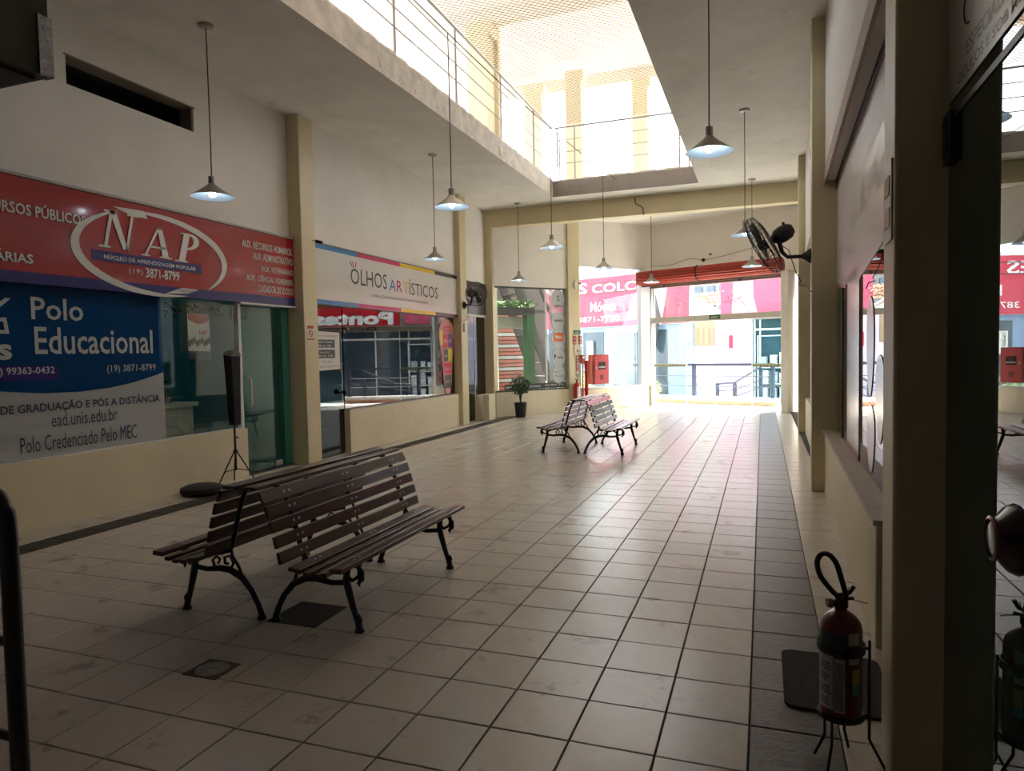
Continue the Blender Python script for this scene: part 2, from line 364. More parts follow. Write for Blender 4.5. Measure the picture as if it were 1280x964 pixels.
# ================================================================ UPPER FLOOR (seen through the opening)
roofm = translucent('translucent_roofing', (.60,.56,.51), .33)
mb = MB()
mb.box((-11,-8,8.55),(4.2,15.4,8.60)); roof = struct(mb.build('roof', roofm))
struct(MB().box((-11,-8.2,ZS),(4.2,-8,8.6)).box((4.0,-8.2,ZS),(4.2,13,8.6)).build('wall_sky_blocker', mat('sky_blocker_paint',(.6,.55,.48),.8)))  # unseen walls added to cut sky light on slab faces and near floor
mb = MB()
UPW = mat('roof_beam_paint', (.80,.72,.62), .8)
for y in (2.0,6.2,10.4,14.5): mb.box((-11,y-.1,8.25),(4.2,y+.1,8.55))
mb.build('roof_beam', UPW, roof)
YEL = mat('yellow_column_paint', (.74,.66,.47), .7, var=.05)
for nm, x, y, hw, lab in (('a',-5.35,10.4,.22,'left'),('b',-5.3,13.9,.22,''),('c',-4.15,13.4,.19,''),('d',-2.75,14.45,.19,'')):
    mb = MB().box((x-hw,y-hw,ZS),(x+hw,y+hw,8.25)).box((x-hw*1.05,y-hw*1.05,8.0),(x+hw*1.3,y+hw*1.05,8.25))
    if nm == 'a': mb.box((x+.08,y+hw,ZS),(x+.30,y+hw+.15,8.5))
    o = mb.build('upper_column', YEL, bevel=.01); struct(o)

# railings round the opening
RAILM = mat('grey_rail_paint', (.34,.31,.30), .5, var=.1)
def railing(name, p0, p1, posts, label):
    t = thing(name, label, 'railing', (p0[0],p0[1],ZS), 'railings round the ceiling opening')
    p0 = Vector(p0); p1 = Vector(p1); d = (p1-p0).normalized()
    for k, h in enumerate((.16+1.05-.0, .93, .66, .40)):
        r = .022 if k == 0 else .010
        MB().tube([p0+Vector((0,0,h)), p1+Vector((0,0,h))], r, 8).build('rail', RAILM, t)
    for q in posts:
        p = p0+d*q; MB().tube([p, p+Vector((0,0,1.21))], .020, 8).build('post', RAILM, t)
    return t
z = ZS+.0
railing('railing', (-4.47,YO0,z), (-4.47,YO1+.03,z), [.9,2.7,4.65,6.65,8.6,10.6], 'long grey railing with thin bars along left edge of the ceiling opening')
railing('railing', (-4.40,YO1+.06,z), (-1.24,YO1+.06,z), [.05,.46,2.78,2.98], 'short grey railing with thin bars across the far edge of the ceiling opening')
railing('railing', (-1.18,YO0,z), (-1.18,YO1,z), [.9,3,5,7,9,10.9], 'grey railing along the right edge of the opening, mirrored in the near glass')
# net of crossing wires
mb = MB(); zn = ZS+1.24; s_ = .105; x0, x1, y0, y1 = XO0, XO1, YO0, YO1; L_ = x1-x0; H_ = y1-y0; r = .0032
def strip(a, b, zz):
    d = Vector((b[0]-a[0], b[1]-a[1])); q = Vector((-d.y, d.x)).normalized()*r
    mb.add([(a[0]-q.x,a[1]-q.y,zz),(a[0]+q.x,a[1]+q.y,zz),(b[0]+q.x,b[1]+q.y,zz),(b[0]-q.x,b[1]-q.y,zz),(a[0],a[1],zz+2*r),(b[0],b[1],zz+2*r)],
           [(0,3,2,1),(0,1,4),(3,5,2),(0,4,5,3),(1,2,5,4)])
c = -L_
while c < H_:
    a = max(0, -c); b = min(L_, H_-c)
    if b > a: strip((x0+a, y0+c+a), (x0+b, y0+c+b), zn)
    a = max(0, c-H_+L_) if False else 0
    c += s_
c = 0
while c < L_+H_:
    a = max(0, c-H_); b = min(L_, c)
    if b > a: strip((x0+a, y0+c-a), (x0+b, y0+c-b), zn+.004)
    c += s_
o = mb.build('safety_net', mat('net_cord', (.16,.11,.08), .8), loc=(XO0,YO0,zn), smooth=False); tag(o, 'fine diamond mesh net stretched over the ceiling opening', 'net')
# steel cable that carries the middle lamps
def cabz(y): return 5.40-.14*math.sin(PI*(y-YO0)/(YO1-YO0))+.02
CABX = lambda y: -3.38+.0466*(y-4.49)
o = MB().tube([(CABX(y), y, cabz(y)) for y in [YO0+(YO1-YO0)*i/64 for i in range(65)]], .007, 6).build('steel_cable', CORD, loc=(CABX(YO0),YO0,cabz(YO0)))
tag(o, 'dark steel cable sagging lengthwise under the ceiling opening, carrying the middle lamps', 'cable')

# ================================================================ PENDANT LAMPS
def pendant(x, y, zrim, ztop, rad, label, canopy=True):
    t = thing('pendant_lamp', label, 'lamp', (x,y,ztop), 'enamelled pendant lamps of the gallery')
    r = rad
    prof = [(r,0),(r*.93,.012),(r*.66,.052),(r*.38,.095),(r*.22,.125),(.034,.140),(.034,.215),(.024,.222)]
    MB().lathe(prof+[(.010,.223)], 40, (x,y,zrim), cap=False).build('lamp_shade', SHADE, t)
    MB().lathe([(r*.985,.002),(r*.90,.016),(r*.64,.050),(r*.36,.090),(r*.2,.115),(.0,.116)], 40, (x,y,zrim-.001), cap=False).build('shade_lining', SHADEI, t)
    MB().lathe([(0,-.004),(.020,0),(.034,.018),(.038,.04),(.030,.07),(.018,.10)], 20, (x,y,zrim-.002)).build('bulb', BULB, t)
    MB().tube([(x,y,zrim+.22),(x+.003,y,zrim+(ztop-zrim)*.5),(x,y,ztop+(0 if canopy else .006))], .0065, 6).build('cord', CORD, t)
    if canopy: MB().lathe([(.030,-.040),(.070,-.028),(.078,-.004),(.078,0)], 24, (x,y,ztop)).build('ceiling_rose', SHADE, t)
    return t
pendant(-5.50,2.97,3.34,ZC,.225,'pendant lamp before the white wall above the red shop sign')
pendant(-5.44,8.24,3.30,ZC,.205,'pendant lamp hanging before the white sign with coloured stripes')
pendant(-5.40,12.67,3.33,ZC,.20,'pendant lamp left of the far ochre beam, above the plant window')
pendant(-.19,8.02,3.30,ZC,.205,'pendant lamp left of the large wall fan, the nearer of two')
pendant(-.15,12.55,3.33,ZC,.21,'pendant lamp in front of the red roller shutter, right end')
for (x,y,lab) in ((-3.38,4.49,'nearest lamp on the cable under the ceiling opening, bulb showing'),(-3.23,8.11,'second lamp on the cable under the ceiling opening, left of the far concrete edge'),(-3.06,11.35,'small far lamp on the cable, before the window with the pink sign')):
    pendant(x,y,3.33,cabz(y),.205,lab,False)
pendant(-.38,3.36,3.33,ZC,.205,'largest pendant lamp, right of the ceiling opening, with a bright bulb')
pendant(-2.60,14.9,3.33,ZC,.20,'pale pendant lamp in front of the left end of the red roller shutter')

# ================================================================ BENCHES
def bench(label, cx, cy, side, y0, y1, f0, f1):
    t = thing('park_bench', label, 'bench', (cx,cy,0), 'slatted park benches standing back to back')
    def slat(u, z, wd, th, ang, name='seat_slat'):         # u,z centre; ang of the slat's width direction
        ca, sa = math.cos(ang), math.sin(ang); mb = MB()
        mb.obox((cx+side*u,(y0+y1)/2,z), (side*ca*wd/2,0,sa*wd/2), (0,(y1-y0)/2,0), (-side*sa*th/2,0,ca*th/2))
        mb.build(name, WOOD, t, bevel=.005)
    slats = [(.636,.420,.078,.028,.06),(.562,.394,.042,.024,.04),(.503,.384,.042,.024,.0),(.444,.386,.042,.024,-.04),(.365,.404,.085,.024,-.12)]
    for q in slats: slat(*q)
    backs = [(.262,.462,.070,.022,PI/2+.22),(.238,.550,.070,.022,PI/2+.24),(.214,.636,.070,.022,PI/2+.27),(.186,.720,.070,.022,PI/2+.30),(.150,.800,.075,.022,PI/2+.50),(.075,.852,.085,.022,PI+.02)]
    for q in backs: slat(*q, name='back_slat')
    for fy in (f0, f1):
        mb = MB(); P = lambda pts: [(cx+side*u, fy, z) for u, z in pts]
        w_ = .016
        mb.tube(P([(.655,.385),(.645,.330),(.600,.300),(.555,.335),(.50,.372)]), .012, 8)
        mb.tube(P([(.575,.385),(.560,.30),(.575,.24),(.600,.15),(.625,.07),(.640,.03)]), [.019,.022,.023,.019,.017,.021], 8)      # front leg
        mb.tube(P([(.63,.095),(.645,.075),(.638,.055)]), .017, 8)
        mb.tube(P([(.052,.03),(.075,.09),(.120,.17),(.190,.245),(.280,.285),(.360,.290),(.46,.275),(.555,.285)]), [.020,.018,.019,.021,.022,.021,.017,.017], 8)   # rear leg, arched
        mb.tube(P([(.66,.392),(.56,.385),(.45,.378),(.36,.384),(.285,.405)]), .012, 8)                                             # seat bearer
        mb.tube(P([(.285,.405),(.255,.46),(.228,.56),(.200,.65),(.172,.73),(.135,.805),(.085,.836),(.03,.838)]), [.018,.017,.017,.016,.016,.016,.015,.015], 8)  # back stay
        mb.tube(P([(.285,.285),(.255,.33),(.28,.375),(.325,.36),(.32,.325),(.295,.322)]), .010, 8)                                 # scrolls
        mb.tube(P([(.40,.288),(.42,.335),(.39,.365),(.36,.345),(.375,.32)]), .009, 8)
        mb.tube(P([(.19,.245),(.215,.31),(.262,.375),(.27,.42)]), .010, 8)
        for u in (.052,.640): mb.lathe([(.028,0),(.030,.008),(.022,.022),(.018,.034),(0,.036)], 14, (cx+side*u,fy,0))
        mb.lathe([(0,-.022),(.018,-.016),(.018,.016),(0,.022)], 12, (cx+side*.628,fy,.085), (0,1,0))
        mb.build('leg_frame', IRON, t)
        mb = MB(); mb.tube(P([(.635,.392),(.665,.355),(.662,.315),(.640,.285),(.652,.270)]), [.012,.017,.020,.011,.004], 8); mb.build('leaf_bracket', IRON, t)
    mb = MB()
    for fy in [f0,(f0+f1)/2,f1]:
        for k, (u,z,wd,th,a) in enumerate(slats[:1]+slats[4:]+backs[:5]):
            for s in (-.025,.025):
                nx, nz = -side*math.sin(a), math.cos(a)
                if k >= 2: nx, nz = abs(math.sin(a))*side, -math.cos(a)
                c = Vector((cx+side*u+nx*th/2, fy+s, z+nz*th/2)); mb.lathe([(.0085,-.004),(.0080,.003),(.004,.0048),(0,.005)], 10, c, (nx,0,nz))
    o = mb.build('bolt_heads', mat('bolt_steel',(.45,.42,.40),.3,metal=.9), t); o['kind'] = 'stuff'
    mb = MB(); fy = (f0+f1)/2
    mb.tube([(cx+side*u,fy,z) for u, z in ((.64,.40),(.45,.382),(.285,.405),(.228,.56),(.172,.73),(.135,.805))], .009, 6)
    mb.build('middle_stay', IRON, t)
    return t
b1 = bench('near bench of the front pair, facing right, dark mahogany slats', 0, 0, 1, -.84,.84,-.62,.62)
b2 = bench('front-pair bench facing left towards the red-signed shop', 0, 0, -1, -.84,.84,-.62,.62)
c1 = copy_tree(b1); c1['label'] = 'far-pair bench facing right, its seat end towards the entrance light'
c2 = copy_tree(b2); c2['label'] = 'far-pair bench facing left, beside the fire hose cabinet corner'
for t_, (x, y) in ((b1,(-2.79,.99)),(b2,(-2.79,.99)),(c1,(-2.63,8.18)),(c2,(-2.63,8.18))): t_.location = (x,y,0)
b1['label'] = 'front-pair bench facing right, the nearest to the camera'

# drain
o = thing('floor_drain', 'square metal floor drain with a worn cover set in a cream tile', 'drain', (-2.62,-.275,0))
MB().box((-2.73,-.37,-.004),(-2.52,-.18,.0025)).build('drain_rim', mat('dark_metal',(.06,.055,.05),.5,metal=.6), o, bevel=.002)
MB().lathe([(0,.0060),(.05,.0055),(.082,.0040),(.085,.001)], 28, (-2.625,-.275,0)).build('drain_cover', mat('worn_metal',(.35,.34,.32),.35,metal=.9,var=.5,vscale=30), o)

# speaker stand on the left
t = thing('speaker_stand', 'thin black tripod stand beside the green glass door', 'stand', (-6.26,4.02,0))
px, py = -6.26, 4.02
MB().tube([(px,py,.18),(px,py,1.70)], .014, 10).build('pole', BLACK, t)
for a in (.3, 2.4, 4.5):
    e = (px+.27*math.cos(a), py+.27*math.sin(a), .012)
    MB().tube([(px+.02*math.cos(a),py+.02*math.sin(a),.42), e], .009, 8).build('leg', BLACK, t)
    MB().tube([(px,py,.20),(px+.16*math.cos(a),py+.16*math.sin(a),.18)], .006, 6).build('brace', BLACK, t)
MB().lathe([(.02,.40),(.028,.405),(.028,.44),(.02,.445)], 12, (px,py,0)).build('collar', BLACK, t)
MB().tube([(px,py,.60),(px+.05,py,.60)], .010, 8).build('knob', BLACK, t)
t = thing('column_speaker', 'tall narrow black covered column speaker on the tripod stand', 'speaker', (px,py,.76))
MB().add([(px-.04,py-.06,.76),(px+.055,py-.06,.76),(px+.055,py+.06,.76),(px-.04,py+.06,.76),(px-.06,py-.09,1.66),(px+.065,py-.085,1.64),(px+.065,py+.085,1.64),(px-.06,py+.08,1.66)],
  [(0,3,2,1),(4,5,6,7),(0,1,5,4),(1,2,6,5),(2,3,7,6),(3,0,4,7)]).build('cabinet', mat('black_cloth',(.008,.008,.009),.9), t, bevel=.012)
MB().add([(px-.065,py-.10,1.65),(px+.07,py-.095,1.63),(px+.07,py+.095,1.63),(px-.065,py+.09,1.65),(px-.04,py-.07,1.70),(px+.045,py-.02,1.71),(px+.045,py+.07,1.72),(px-.04,py+.06,1.71)],
  [(0,3,2,1),(4,5,6,7),(0,1,5,4),(1,2,6,5),(2,3,7,6),(3,0,4,7)]).build('cap', mat('grey_cloth',(.16,.16,.15),.9), t, bevel=.008)
o = MB().lathe([(.16,0),(.225,.008),(.245,.045),(.235,.085),(.17,.112),(0,.118)], 32, (-6.22,3.40,0)).build('round_bag', mat('black_bag',(.010,.010,.010),.7,bump=.5,bscale=18), loc=(-6.22,3.40,0))
tag(o, 'flat round black bag lying at the foot of the tripod', 'bag')

# ================================================================ SHOPS ON THE LEFT
DARKIN = mat('dark_interior', (.10,.10,.10), .8, var=.1)
TEALP = mat('teal_paint', (.05,.30,.33), .7, var=.05)
mb = MB().box((-10.2,-8.3,-.02),(-10,18,5.1)).box((-10.1,5.62,-.02),(-6.72,5.80,5.1)).box((-10.1,-8.4,-.02),(-6.7,-8.2,5.1))
wall_shop = struct(mb.build('wall_shop', TEALP))
MB().box((-10.1,-8.3,3.0),(-6.72,5.7,3.06)).build('shop_ceiling', mat('shop_ceiling',(.35,.36,.36),.8), wall_shop)
MB().box((-10.1,5.7,3.4),(-6.62,13.3,3.46)).box((-10.1,13.3,-.02),(-6.5,13.42,5.1)).box((-9.4,5.8,0),(-9.3,13.3,3.4)).box((-10.1,11.3,-.02),(-6.62,11.42,3.4)).build('shop_partition', DARKIN, wall_shop)
MB().box((-10.1,-8.3,4.70),(-6.71,5.7,4.76)).build('slot_backing', mat('slot_dark',(.02,.02,.02),.9), wall_shop)
MB().box((-7.1,2.0,4.2),(-7.05,4.0,4.72)).build('slot_backing', mat('slot_dark',(.02,.02,.02),.9), wall_shop)
struct(MB().box((-10.1,-8.3,-.25),(-6.99,18.2,-.004)).build('floor_shop', mat('shop_floor',(.25,.24,.22),.4)))
# fluorescent tubes in the red-signed shop
for x, y, L_ in ((-7.6,2.05,.7),(-7.6,3.1,1.2),(-8.4,1.3,.8),(-8.9,4.3,.8),(-7.5,-.3,1.2)):
    o = MB().tube([(x,y-L_/2,2.93),(x,y+L_/2,2.93)], .016, 8).build('fluorescent_tube', mat('tube_lit',(.85,.95,1),.4,emit=5), loc=(x,y,2.93))
    lab = {3.1:'long lit fluorescent tube above the word on the blue shop window',2.05:'lit fluorescent tube near the top left of the blue shop window',1.3:'short lit tube at the left edge deep behind the blue window',4.3:'small lit tube deep in the shop right of the blue window',-.3:'lit fluorescent tube beyond the left picture edge'}[y]
    tag(o, lab, 'light')
# glazing
def pane(mb, a, b): return mb.box(a, b)
ys = [-3.2,-1.05,.0,1.05,2.13,3.25,4.50]
w1 = thing('shop_window', 'glass front of the red-signed shop above its cream sill wall', 'window', (LW,1,.65)); w1['kind'] = 'structure'
for i in range(len(ys)-1):
    box((LW-.09,ys[i]+.003,.66),(LW-.082,ys[i+1]-.003,2.36)).build('window_pane', G_CLEAR, w1)
MB().box((LW-.12,-8,.65),(LW-.05,4.55,.668)).build('sill_channel', ALU, w1)
d1 = thing('glass_door', 'teal glass swing door with white handle at the red-signed shop', 'door', (LW-.08,4.55,0))
box((LW-.09,4.60,.03),(LW-.08,5.36,2.34)).build('door_pane', G_TEAL, d1)
MB().box((LW-.11,4.52,.65),(LW-.05,4.57,2.36)).box((LW-.11,4.57,2.33),(LW-.05,5.56,2.37)).build('door_frame', ALU, d1)
MB().box((LW-.12,5.40,0),(LW-.04,5.56,2.36)).build('green_jamb', GRN, d1)
MB().tube([(LW-.08,4.68,.93),(LW-.02,4.68,.93),(LW-.005,4.68,.98),(LW-.005,4.68,1.30),(LW-.02,4.68,1.35),(LW-.08,4.68,1.35)], .013, 8).build('handle', ALU, d1)
MB().box((LW-.10,5.22,.03),(LW-.065,5.36,.11)).build('patch_fitting', STEEL, d1)
MB().box((LW-.4,4.56,-.004),(LW+.0,5.58,.012)).build('granite_threshold', mat('granite',(.10,.09,.08),.3,var=.5,vscale=60), d1)

# vinyl on the window
P = (Vector((LW-.078,0,0)), Vector((0,1,0)), Vector((0,0,1)), Vector((1,0,0)))
v = thing('window_vinyl', 'blue and white printed shop window film reading Polo Educacional', 'sign', (LW-.078,-1,.67))
x_l = -3.1
arc = [(3.27,1.46),(3.1,1.415),(2.85,1.36),(2.55,1.315),(2.2,1.292),(1.8,1.30),(1.4,1.34),(1.0,1.40),(.4,1.5),(-.4,1.66),(-1.5,1.9),(x_l,2.1)]
MB().poly(P, [(x_l,2.36),(x_l,2.1)]+arc[::-1][1:]+[(3.27,2.36)], 0).build('blue_film', glass('blue_film_glass', (.45,.6,.85), (.010,.060,.18), .86), v, smooth=False)
MB().poly(P, [(x_l,.67),(3.27,.67)]+[(a,b-.004) for a,b in arc], 0).build('white_film', GREYV, v, smooth=False)
MB().poly(P, [(-.6,1.44),(1.98,1.43),(1.98,1.575),(-.6,1.60)], .004).build('phone_band', NAVYV, v, smooth=False)
WL = mat('film_letter_white', (.50,.52,.52), .25)
letters('white_lettering', P, [('Polo',1.72,2.02,2.27,2.24,{'bold':.012}),('Educacional',1.74,1.68,3.13,1.95,{'bold':.012}),
   ('(19) 3871-8799',2.52,1.46,3.16,1.56),('(19) 99363-0432',1.27,1.47,1.93,1.56,{'bold':.015}),('grupo',.86,1.83,1.30,1.90,{'bold':.01}),('unis',.90,1.63,1.52,1.83,{'bold':.03})], WL, v, .008)
mb = MB()                                                    # angular open-book mark
for pts in ([(.80,2.31),(1.42,2.27),(1.40,2.24),(.80,2.28)],[(1.42,2.25),(1.15,2.02),(.80,1.90),(.80,1.94),(1.12,2.06),(1.36,2.25)],
            [(1.48,2.21),(1.26,2.04),(1.22,1.97),(1.27,1.965),(1.45,1.99),(1.46,1.91),(.8,1.91),(.8,1.88),(1.50,1.875),(1.48,2.03),(1.30,2.01),(1.53,2.21)]):
    mb.poly(P, pts, .008)
mb.build('window_emblem', WL, v, smooth=False)
letters('blue_lettering', P, [('CURSOS DE GRADUAÇÃO E PÓS A DISTÂNCIA',.95,1.10,3.20,1.22,{'bold':.02})], INK, v, .008)
letters('dark_lettering', P, [('ead.unis.edu.br',1.87,.955,2.62,1.09),('Polo Credenciado Pelo MEC',1.55,.73,2.86,.885)], INK, v, .008)

# the red fascia sign
t = thing('fascia_sign', 'red shop fascia sign with the white oval around three big letters', 'sign', (-6.45,0,2.36))
box((-6.529,-7,2.35),(-6.46,5.585,3.34)).build('sign_board', REDV, t)
MB().box((-6.529,-7,3.34),(-6.44,5.60,3.365)).build('top_rail', mat('rail_grey',(.35,.33,.31),.4), t)
P = (Vector((-6.46,0,0)), Vector((0,1,0)), Vector((0,0,1)), Vector((1,0,0)))
MB().poly(P, [(-7,2.35),(5.585,2.35),(5.585,2.475),(3.9,2.46),(-7,2.44)], 0).build('navy_band', NAVYV, t, smooth=False)
mb = MB()
cx, cy = 3.13, 2.80
def crescent(a0, a1, rx_, ry_, wmax, n=26):
    out, inn = [], []
    for i in range(n+1):
        f = i/n; a = a0+(a1-a0)*f; wd = wmax*math.sin(PI*min(1,f*1.0))**.7+.002
        out.append((cx+rx_*math.cos(a), cy+ry_*math.sin(a))); inn.append((cx+(rx_-wd)*math.cos(a), cy+(ry_-wd*.75)*math.sin(a)))
    for i in range(n): mb.poly(P, [out[i],out[i+1],inn[i+1],inn[i]], .004)
crescent(math.radians(112), math.radians(-48), 1.08, .47, .10)
crescent(math.radians(118), math.radians(292), 1.08, .47, .10)
mb.poly(P, [(3.2,2.37),(3.55,2.395),(3.72,2.455),(3.45,2.455)], .005)
mb.poly(P, [(2.55,3.25),(2.95,3.27),(3.0,3.19),(2.80,3.19)], .005)
mb.build('white_oval', WHITEV, t, smooth=False)
mb = MB()
def glyph(ps, x0, y0, sx, sy, sh=.22):
    for q in ps: mb.poly(P, [(x0+sx*(a+sh*b), y0+sy*b) for a, b in q], .008)
glyph([[(0,0),(.34,0),(.34,.05),(.24,.06),(.24,.1),(.24,.9),(.15,.9),(.15,.06),(0,.05)],[(-.02,1),(.30,1),(.30,.9),(0,.95)],[(.13,1),(.32,1),(.86,.0),(.78,0),(.70,.02)],[(.78,0),(.86,0),(.86,1),(.78,1)],[(.66,1),(1.02,1),(1.02,.95),(.66,.95)]], 2.36, 2.80, .42, .40)
glyph([[(-.02,0),(.26,0),(.26,.05),(-.02,.05)],[(.08,.05),(.16,.05),(.50,.95),(.58,1),(.44,1)],[(.44,1),(.60,1),(.92,.05),(.70,.05)],[(.60,0),(1.04,0),(1.04,.05),(.60,.05)],[(.24,.30),(.74,.30),(.74,.37),(.26,.37)]], 2.90, 2.775, .40, .335, .12)
glyph([[(0,0),(.42,0),(.42,.05),(0,.05)],[(.12,.05),(.32,.05),(.32,.95),(.12,.95)],[(0,.95),(.34,.95),(.34,1),(0,1)]]
      + [[(.32+.36*max(0,math.cos(a)),.72+.28*math.sin(a)),(.32+.36*max(0,math.cos(b)),.72+.28*math.sin(b)),(.32+.17*max(0,math.cos(b)),.72+.21*math.sin(b)),(.32+.17*max(0,math.cos(a)),.72+.21*math.sin(a))] for a, b in [(-PI/2+i*PI/10,-PI/2+(i+1)*PI/10) for i in range(10)]], 3.36, 2.765, .46, .35)
mb.build('big_letters', WHITEV, t, smooth=False)
MB().poly(P, [(2.28,2.655),(3.77,2.655),(3.77,2.76),(2.28,2.76)], .006).build('blue_strip', NAVYV, t, smooth=False)
letters('white_lettering', P, [('NÚCLEO DE APRENDIZAGEM POPULAR',2.42,2.68,3.68,2.735,{'bold':.01}),('(19)',2.72,2.545,2.90,2.615),('3871-8799',2.94,2.53,3.42,2.64,{'bold':.02}),
  ('CONCURSOS PÚBLICOS',.95,2.985,2.23,3.115,{'bold':.02}),('IMOBILIÁRIAS',.85,2.535,1.66,2.645,{'bold':.02}),
  ('AUX. RECURSOS HUMANOS.',4.50,3.09,5.55,3.19,{'bold':.012}),('AUX. ADMINISTRATIVO',4.70,2.945,5.55,3.045,{'bold':.012}),('AUX. VETERINÁRIO',4.86,2.80,5.55,2.90,{'bold':.012}),
  ('AUX. CIÊNCIAS FORENSES.',4.56,2.655,5.55,2.755,{'bold':.012}),('CUIDADOR DE IDOSOS',4.78,2.51,5.55,2.61,{'bold':.012})], WHITEV, t, .010)
letters('script_lettering', P, [('Heron',3.38,2.40,3.62,2.45,{'shear':.4})], INK, t, .012)
# metal skirt
MB().box((-6.50,4.42,2.33),(-6.44,5.60,2.352)).build('lower_rail', ALU, t)

# things behind / on the glass
t = thing('wall_poster', 'white and red poster with a group photo taped inside the shop glass', 'poster', (LW-.10,3.84,1.6))
P = (Vector((LW-.10,0,0)), Vector((0,1,0)), Vector((0,0,1)), Vector((1,0,0)))
MB().poly(P, [(3.69,1.61),(4.05,1.60),(4.05,2.18),(3.69,2.17)], 0).build('sheet', mat('poster_paper',(.55,.54,.52),.5), t, smooth=False)
MB().poly(P, [(3.69,1.61),(4.05,1.60),(4.05,1.70),(3.69,1.71)], .004).build('dark_foot', INK, t, smooth=False)
mb = MB()
for i in range(9): mb.poly(P, ellipse(3.71+.04*i,1.80+.02*(i%3),.022,.045,10), .004+.0005*i)
mb.build('group_photo', mat('photo_tones',(.10,.07,.06),.5,var=.6,vscale=40), t, smooth=False)
mb = MB(); mb.poly(P, [(3.70,2.10)]+[(3.70+.345*i/8, 2.10-.055*math.sin(PI*i/8)) for i in range(9)]+[(4.045,2.13),(4.045,2.175),(3.70,2.165)], .004); mb.build('red_banner', REDV, t, smooth=False)
letters('red_lettering', P, [('NAP',3.87,1.91,4.0,1.97,{'bold':.02}),('NOSSA EQUIPE',3.72,2.135,4.02,2.165)], REDV, t, .008)
t = thing('front_desk', 'grey white reception counter behind the shop glass', 'desk', (-7.4,3.5,0))
box((-7.75,2.9,0),(-7.15,4.25,.98)).build('desk_body', mat('grey_laminate',(.42,.42,.38),.5), t); box((-7.8,2.85,.98),(-7.1,4.30,1.03)).build('desk_top', mat('grey_laminate2',(.5,.5,.46),.4), t)
for k in range(2): box((-7.148,2.95,.3+k*.33),(-7.135,4.2,.6+k*.33)).build('front_panel', mat('grey_laminate',(.42,.42,.38),.5), t)
t = thing('hat_figurine', 'small dark figurine with a wide hat on the counter', 'figurine', (-7.4,3.98,1.03))
mb = MB().box((-7.47,3.91,1.03),(-7.33,4.07,1.11)); mb.lathe([(.05,0),(.055,.05),(.03,.12),(.018,.15),(.03,.18),(.03,.2)],14,(-7.4,3.99,1.11)); mb.build('body', BLACK, t)
MB().lathe([(.10,0),(.085,.01),(.04,.03),(.03,.09),(.0,.10)],16,(-7.4,3.99,1.30)).build('hat', BLACK, t)
o = MB().lathe([(.05,0),(.07,.15),(.06,.15),(.045,.01)],16,(-7.4,3.72,1.03)).build('waste_pot', mat('dark_green_pot',(.02,.08,.08),.5), loc=(-7.4,3.72,1.03)); tag(o,'dark cup standing beside the figurine on the counter','cup')
t = thing('hanging_sign', 'small black hanging sign by the top of the teal door', 'sign', (-6.6,4.65,2.15))
box((-6.70,4.50,2.13),(-6.66,4.80,2.32)).build('board', BLACK, t)
letters('white_lettering', (Vector((-6.66,0,0)),Vector((0,1,0)),Vector((0,0,1)),Vector((1,0,0))), [('recepção',4.56,2.18,4.74,2.21),('tic.',4.60,2.24,4.70,2.28)], WL, t)
mb = MB()
for i in range(120):
    y = 3.42+random.random()*1.05; z = 2.30-abs(random.gauss(0,.06)); c = Vector((-6.72-random.random()*.06,y,z)); a = random.random()*6.28
    X = Vector((.2,math.cos(a),math.sin(a)))*.035; Y = Vector((.5,-math.sin(a),math.cos(a)))*.014
    mb.add([c-X,c-Y,c+X,c+Y],[(0,1,2,3)])
o = mb.build('leaf_garland', mat('dark_leaf',(.015,.05,.02),.6), loc=(-6.75,3.9,2.25), smooth=False); tag(o,'dark leafy garland along the top of the shop glass beside the blue film','garland',kind='stuff')

# ---- no smoking sign on the first pillar
PP = (Vector((-6.308,0,0)), Vector((0,1,0)), Vector((0,0,1)), Vector((1,0,0)))
t = thing('no_smoking_sign', 'small white plate with red no smoking ring on the ochre pillar', 'sign', (-6.308,5.72,1.9))
MB().poly(PP, [(5.66,1.86),(5.80,1.86),(5.80,2.07),(5.66,2.07)], 0).build('plate', WHITEV, t, smooth=False)
mb = MB(); mb.poly(PP, [(5.66,2.03),(5.80,2.03),(5.80,2.07),(5.66,2.07)], .004); mb.poly(PP,[(5.66,1.86),(5.80,1.86),(5.80,1.88),(5.66,1.88)],.004)
for a, b in [(i*PI/8,(i+1)*PI/8) for i in range(16)]:
    mb.poly(PP, [(5.73+r_*math.cos(q),1.955+r_*math.sin(q)) for r_, q in ((.052,a),(.052,b),(.040,b),(.040,a))], .004)
mb.poly(PP, [(5.69,1.99),(5.70,2.0),(5.77,1.92),(5.76,1.91)], .004)
mb.build('red_ring', TRED, t, smooth=False)
def cctv(loc, d, label, dark=True):
    t = thing('security_camera', label, 'camera', loc); l = Vector(loc); d = Vector(d).normalized()
    MB().lathe([(.022,0),(.024,.01),(.024,.10),(.018,.105),(0,.105)], 14, l+d*.05, d).build('housing', BLACK if dark else WHITEV, t)
    MB().tube([l,l+d*.06],.010,8).build('bracket', WHITEV, t)
    return t
cctv((-6.31,5.86,3.36),(.8,.25,-.25),'small camera on the first ochre pillar beside the striped sign')

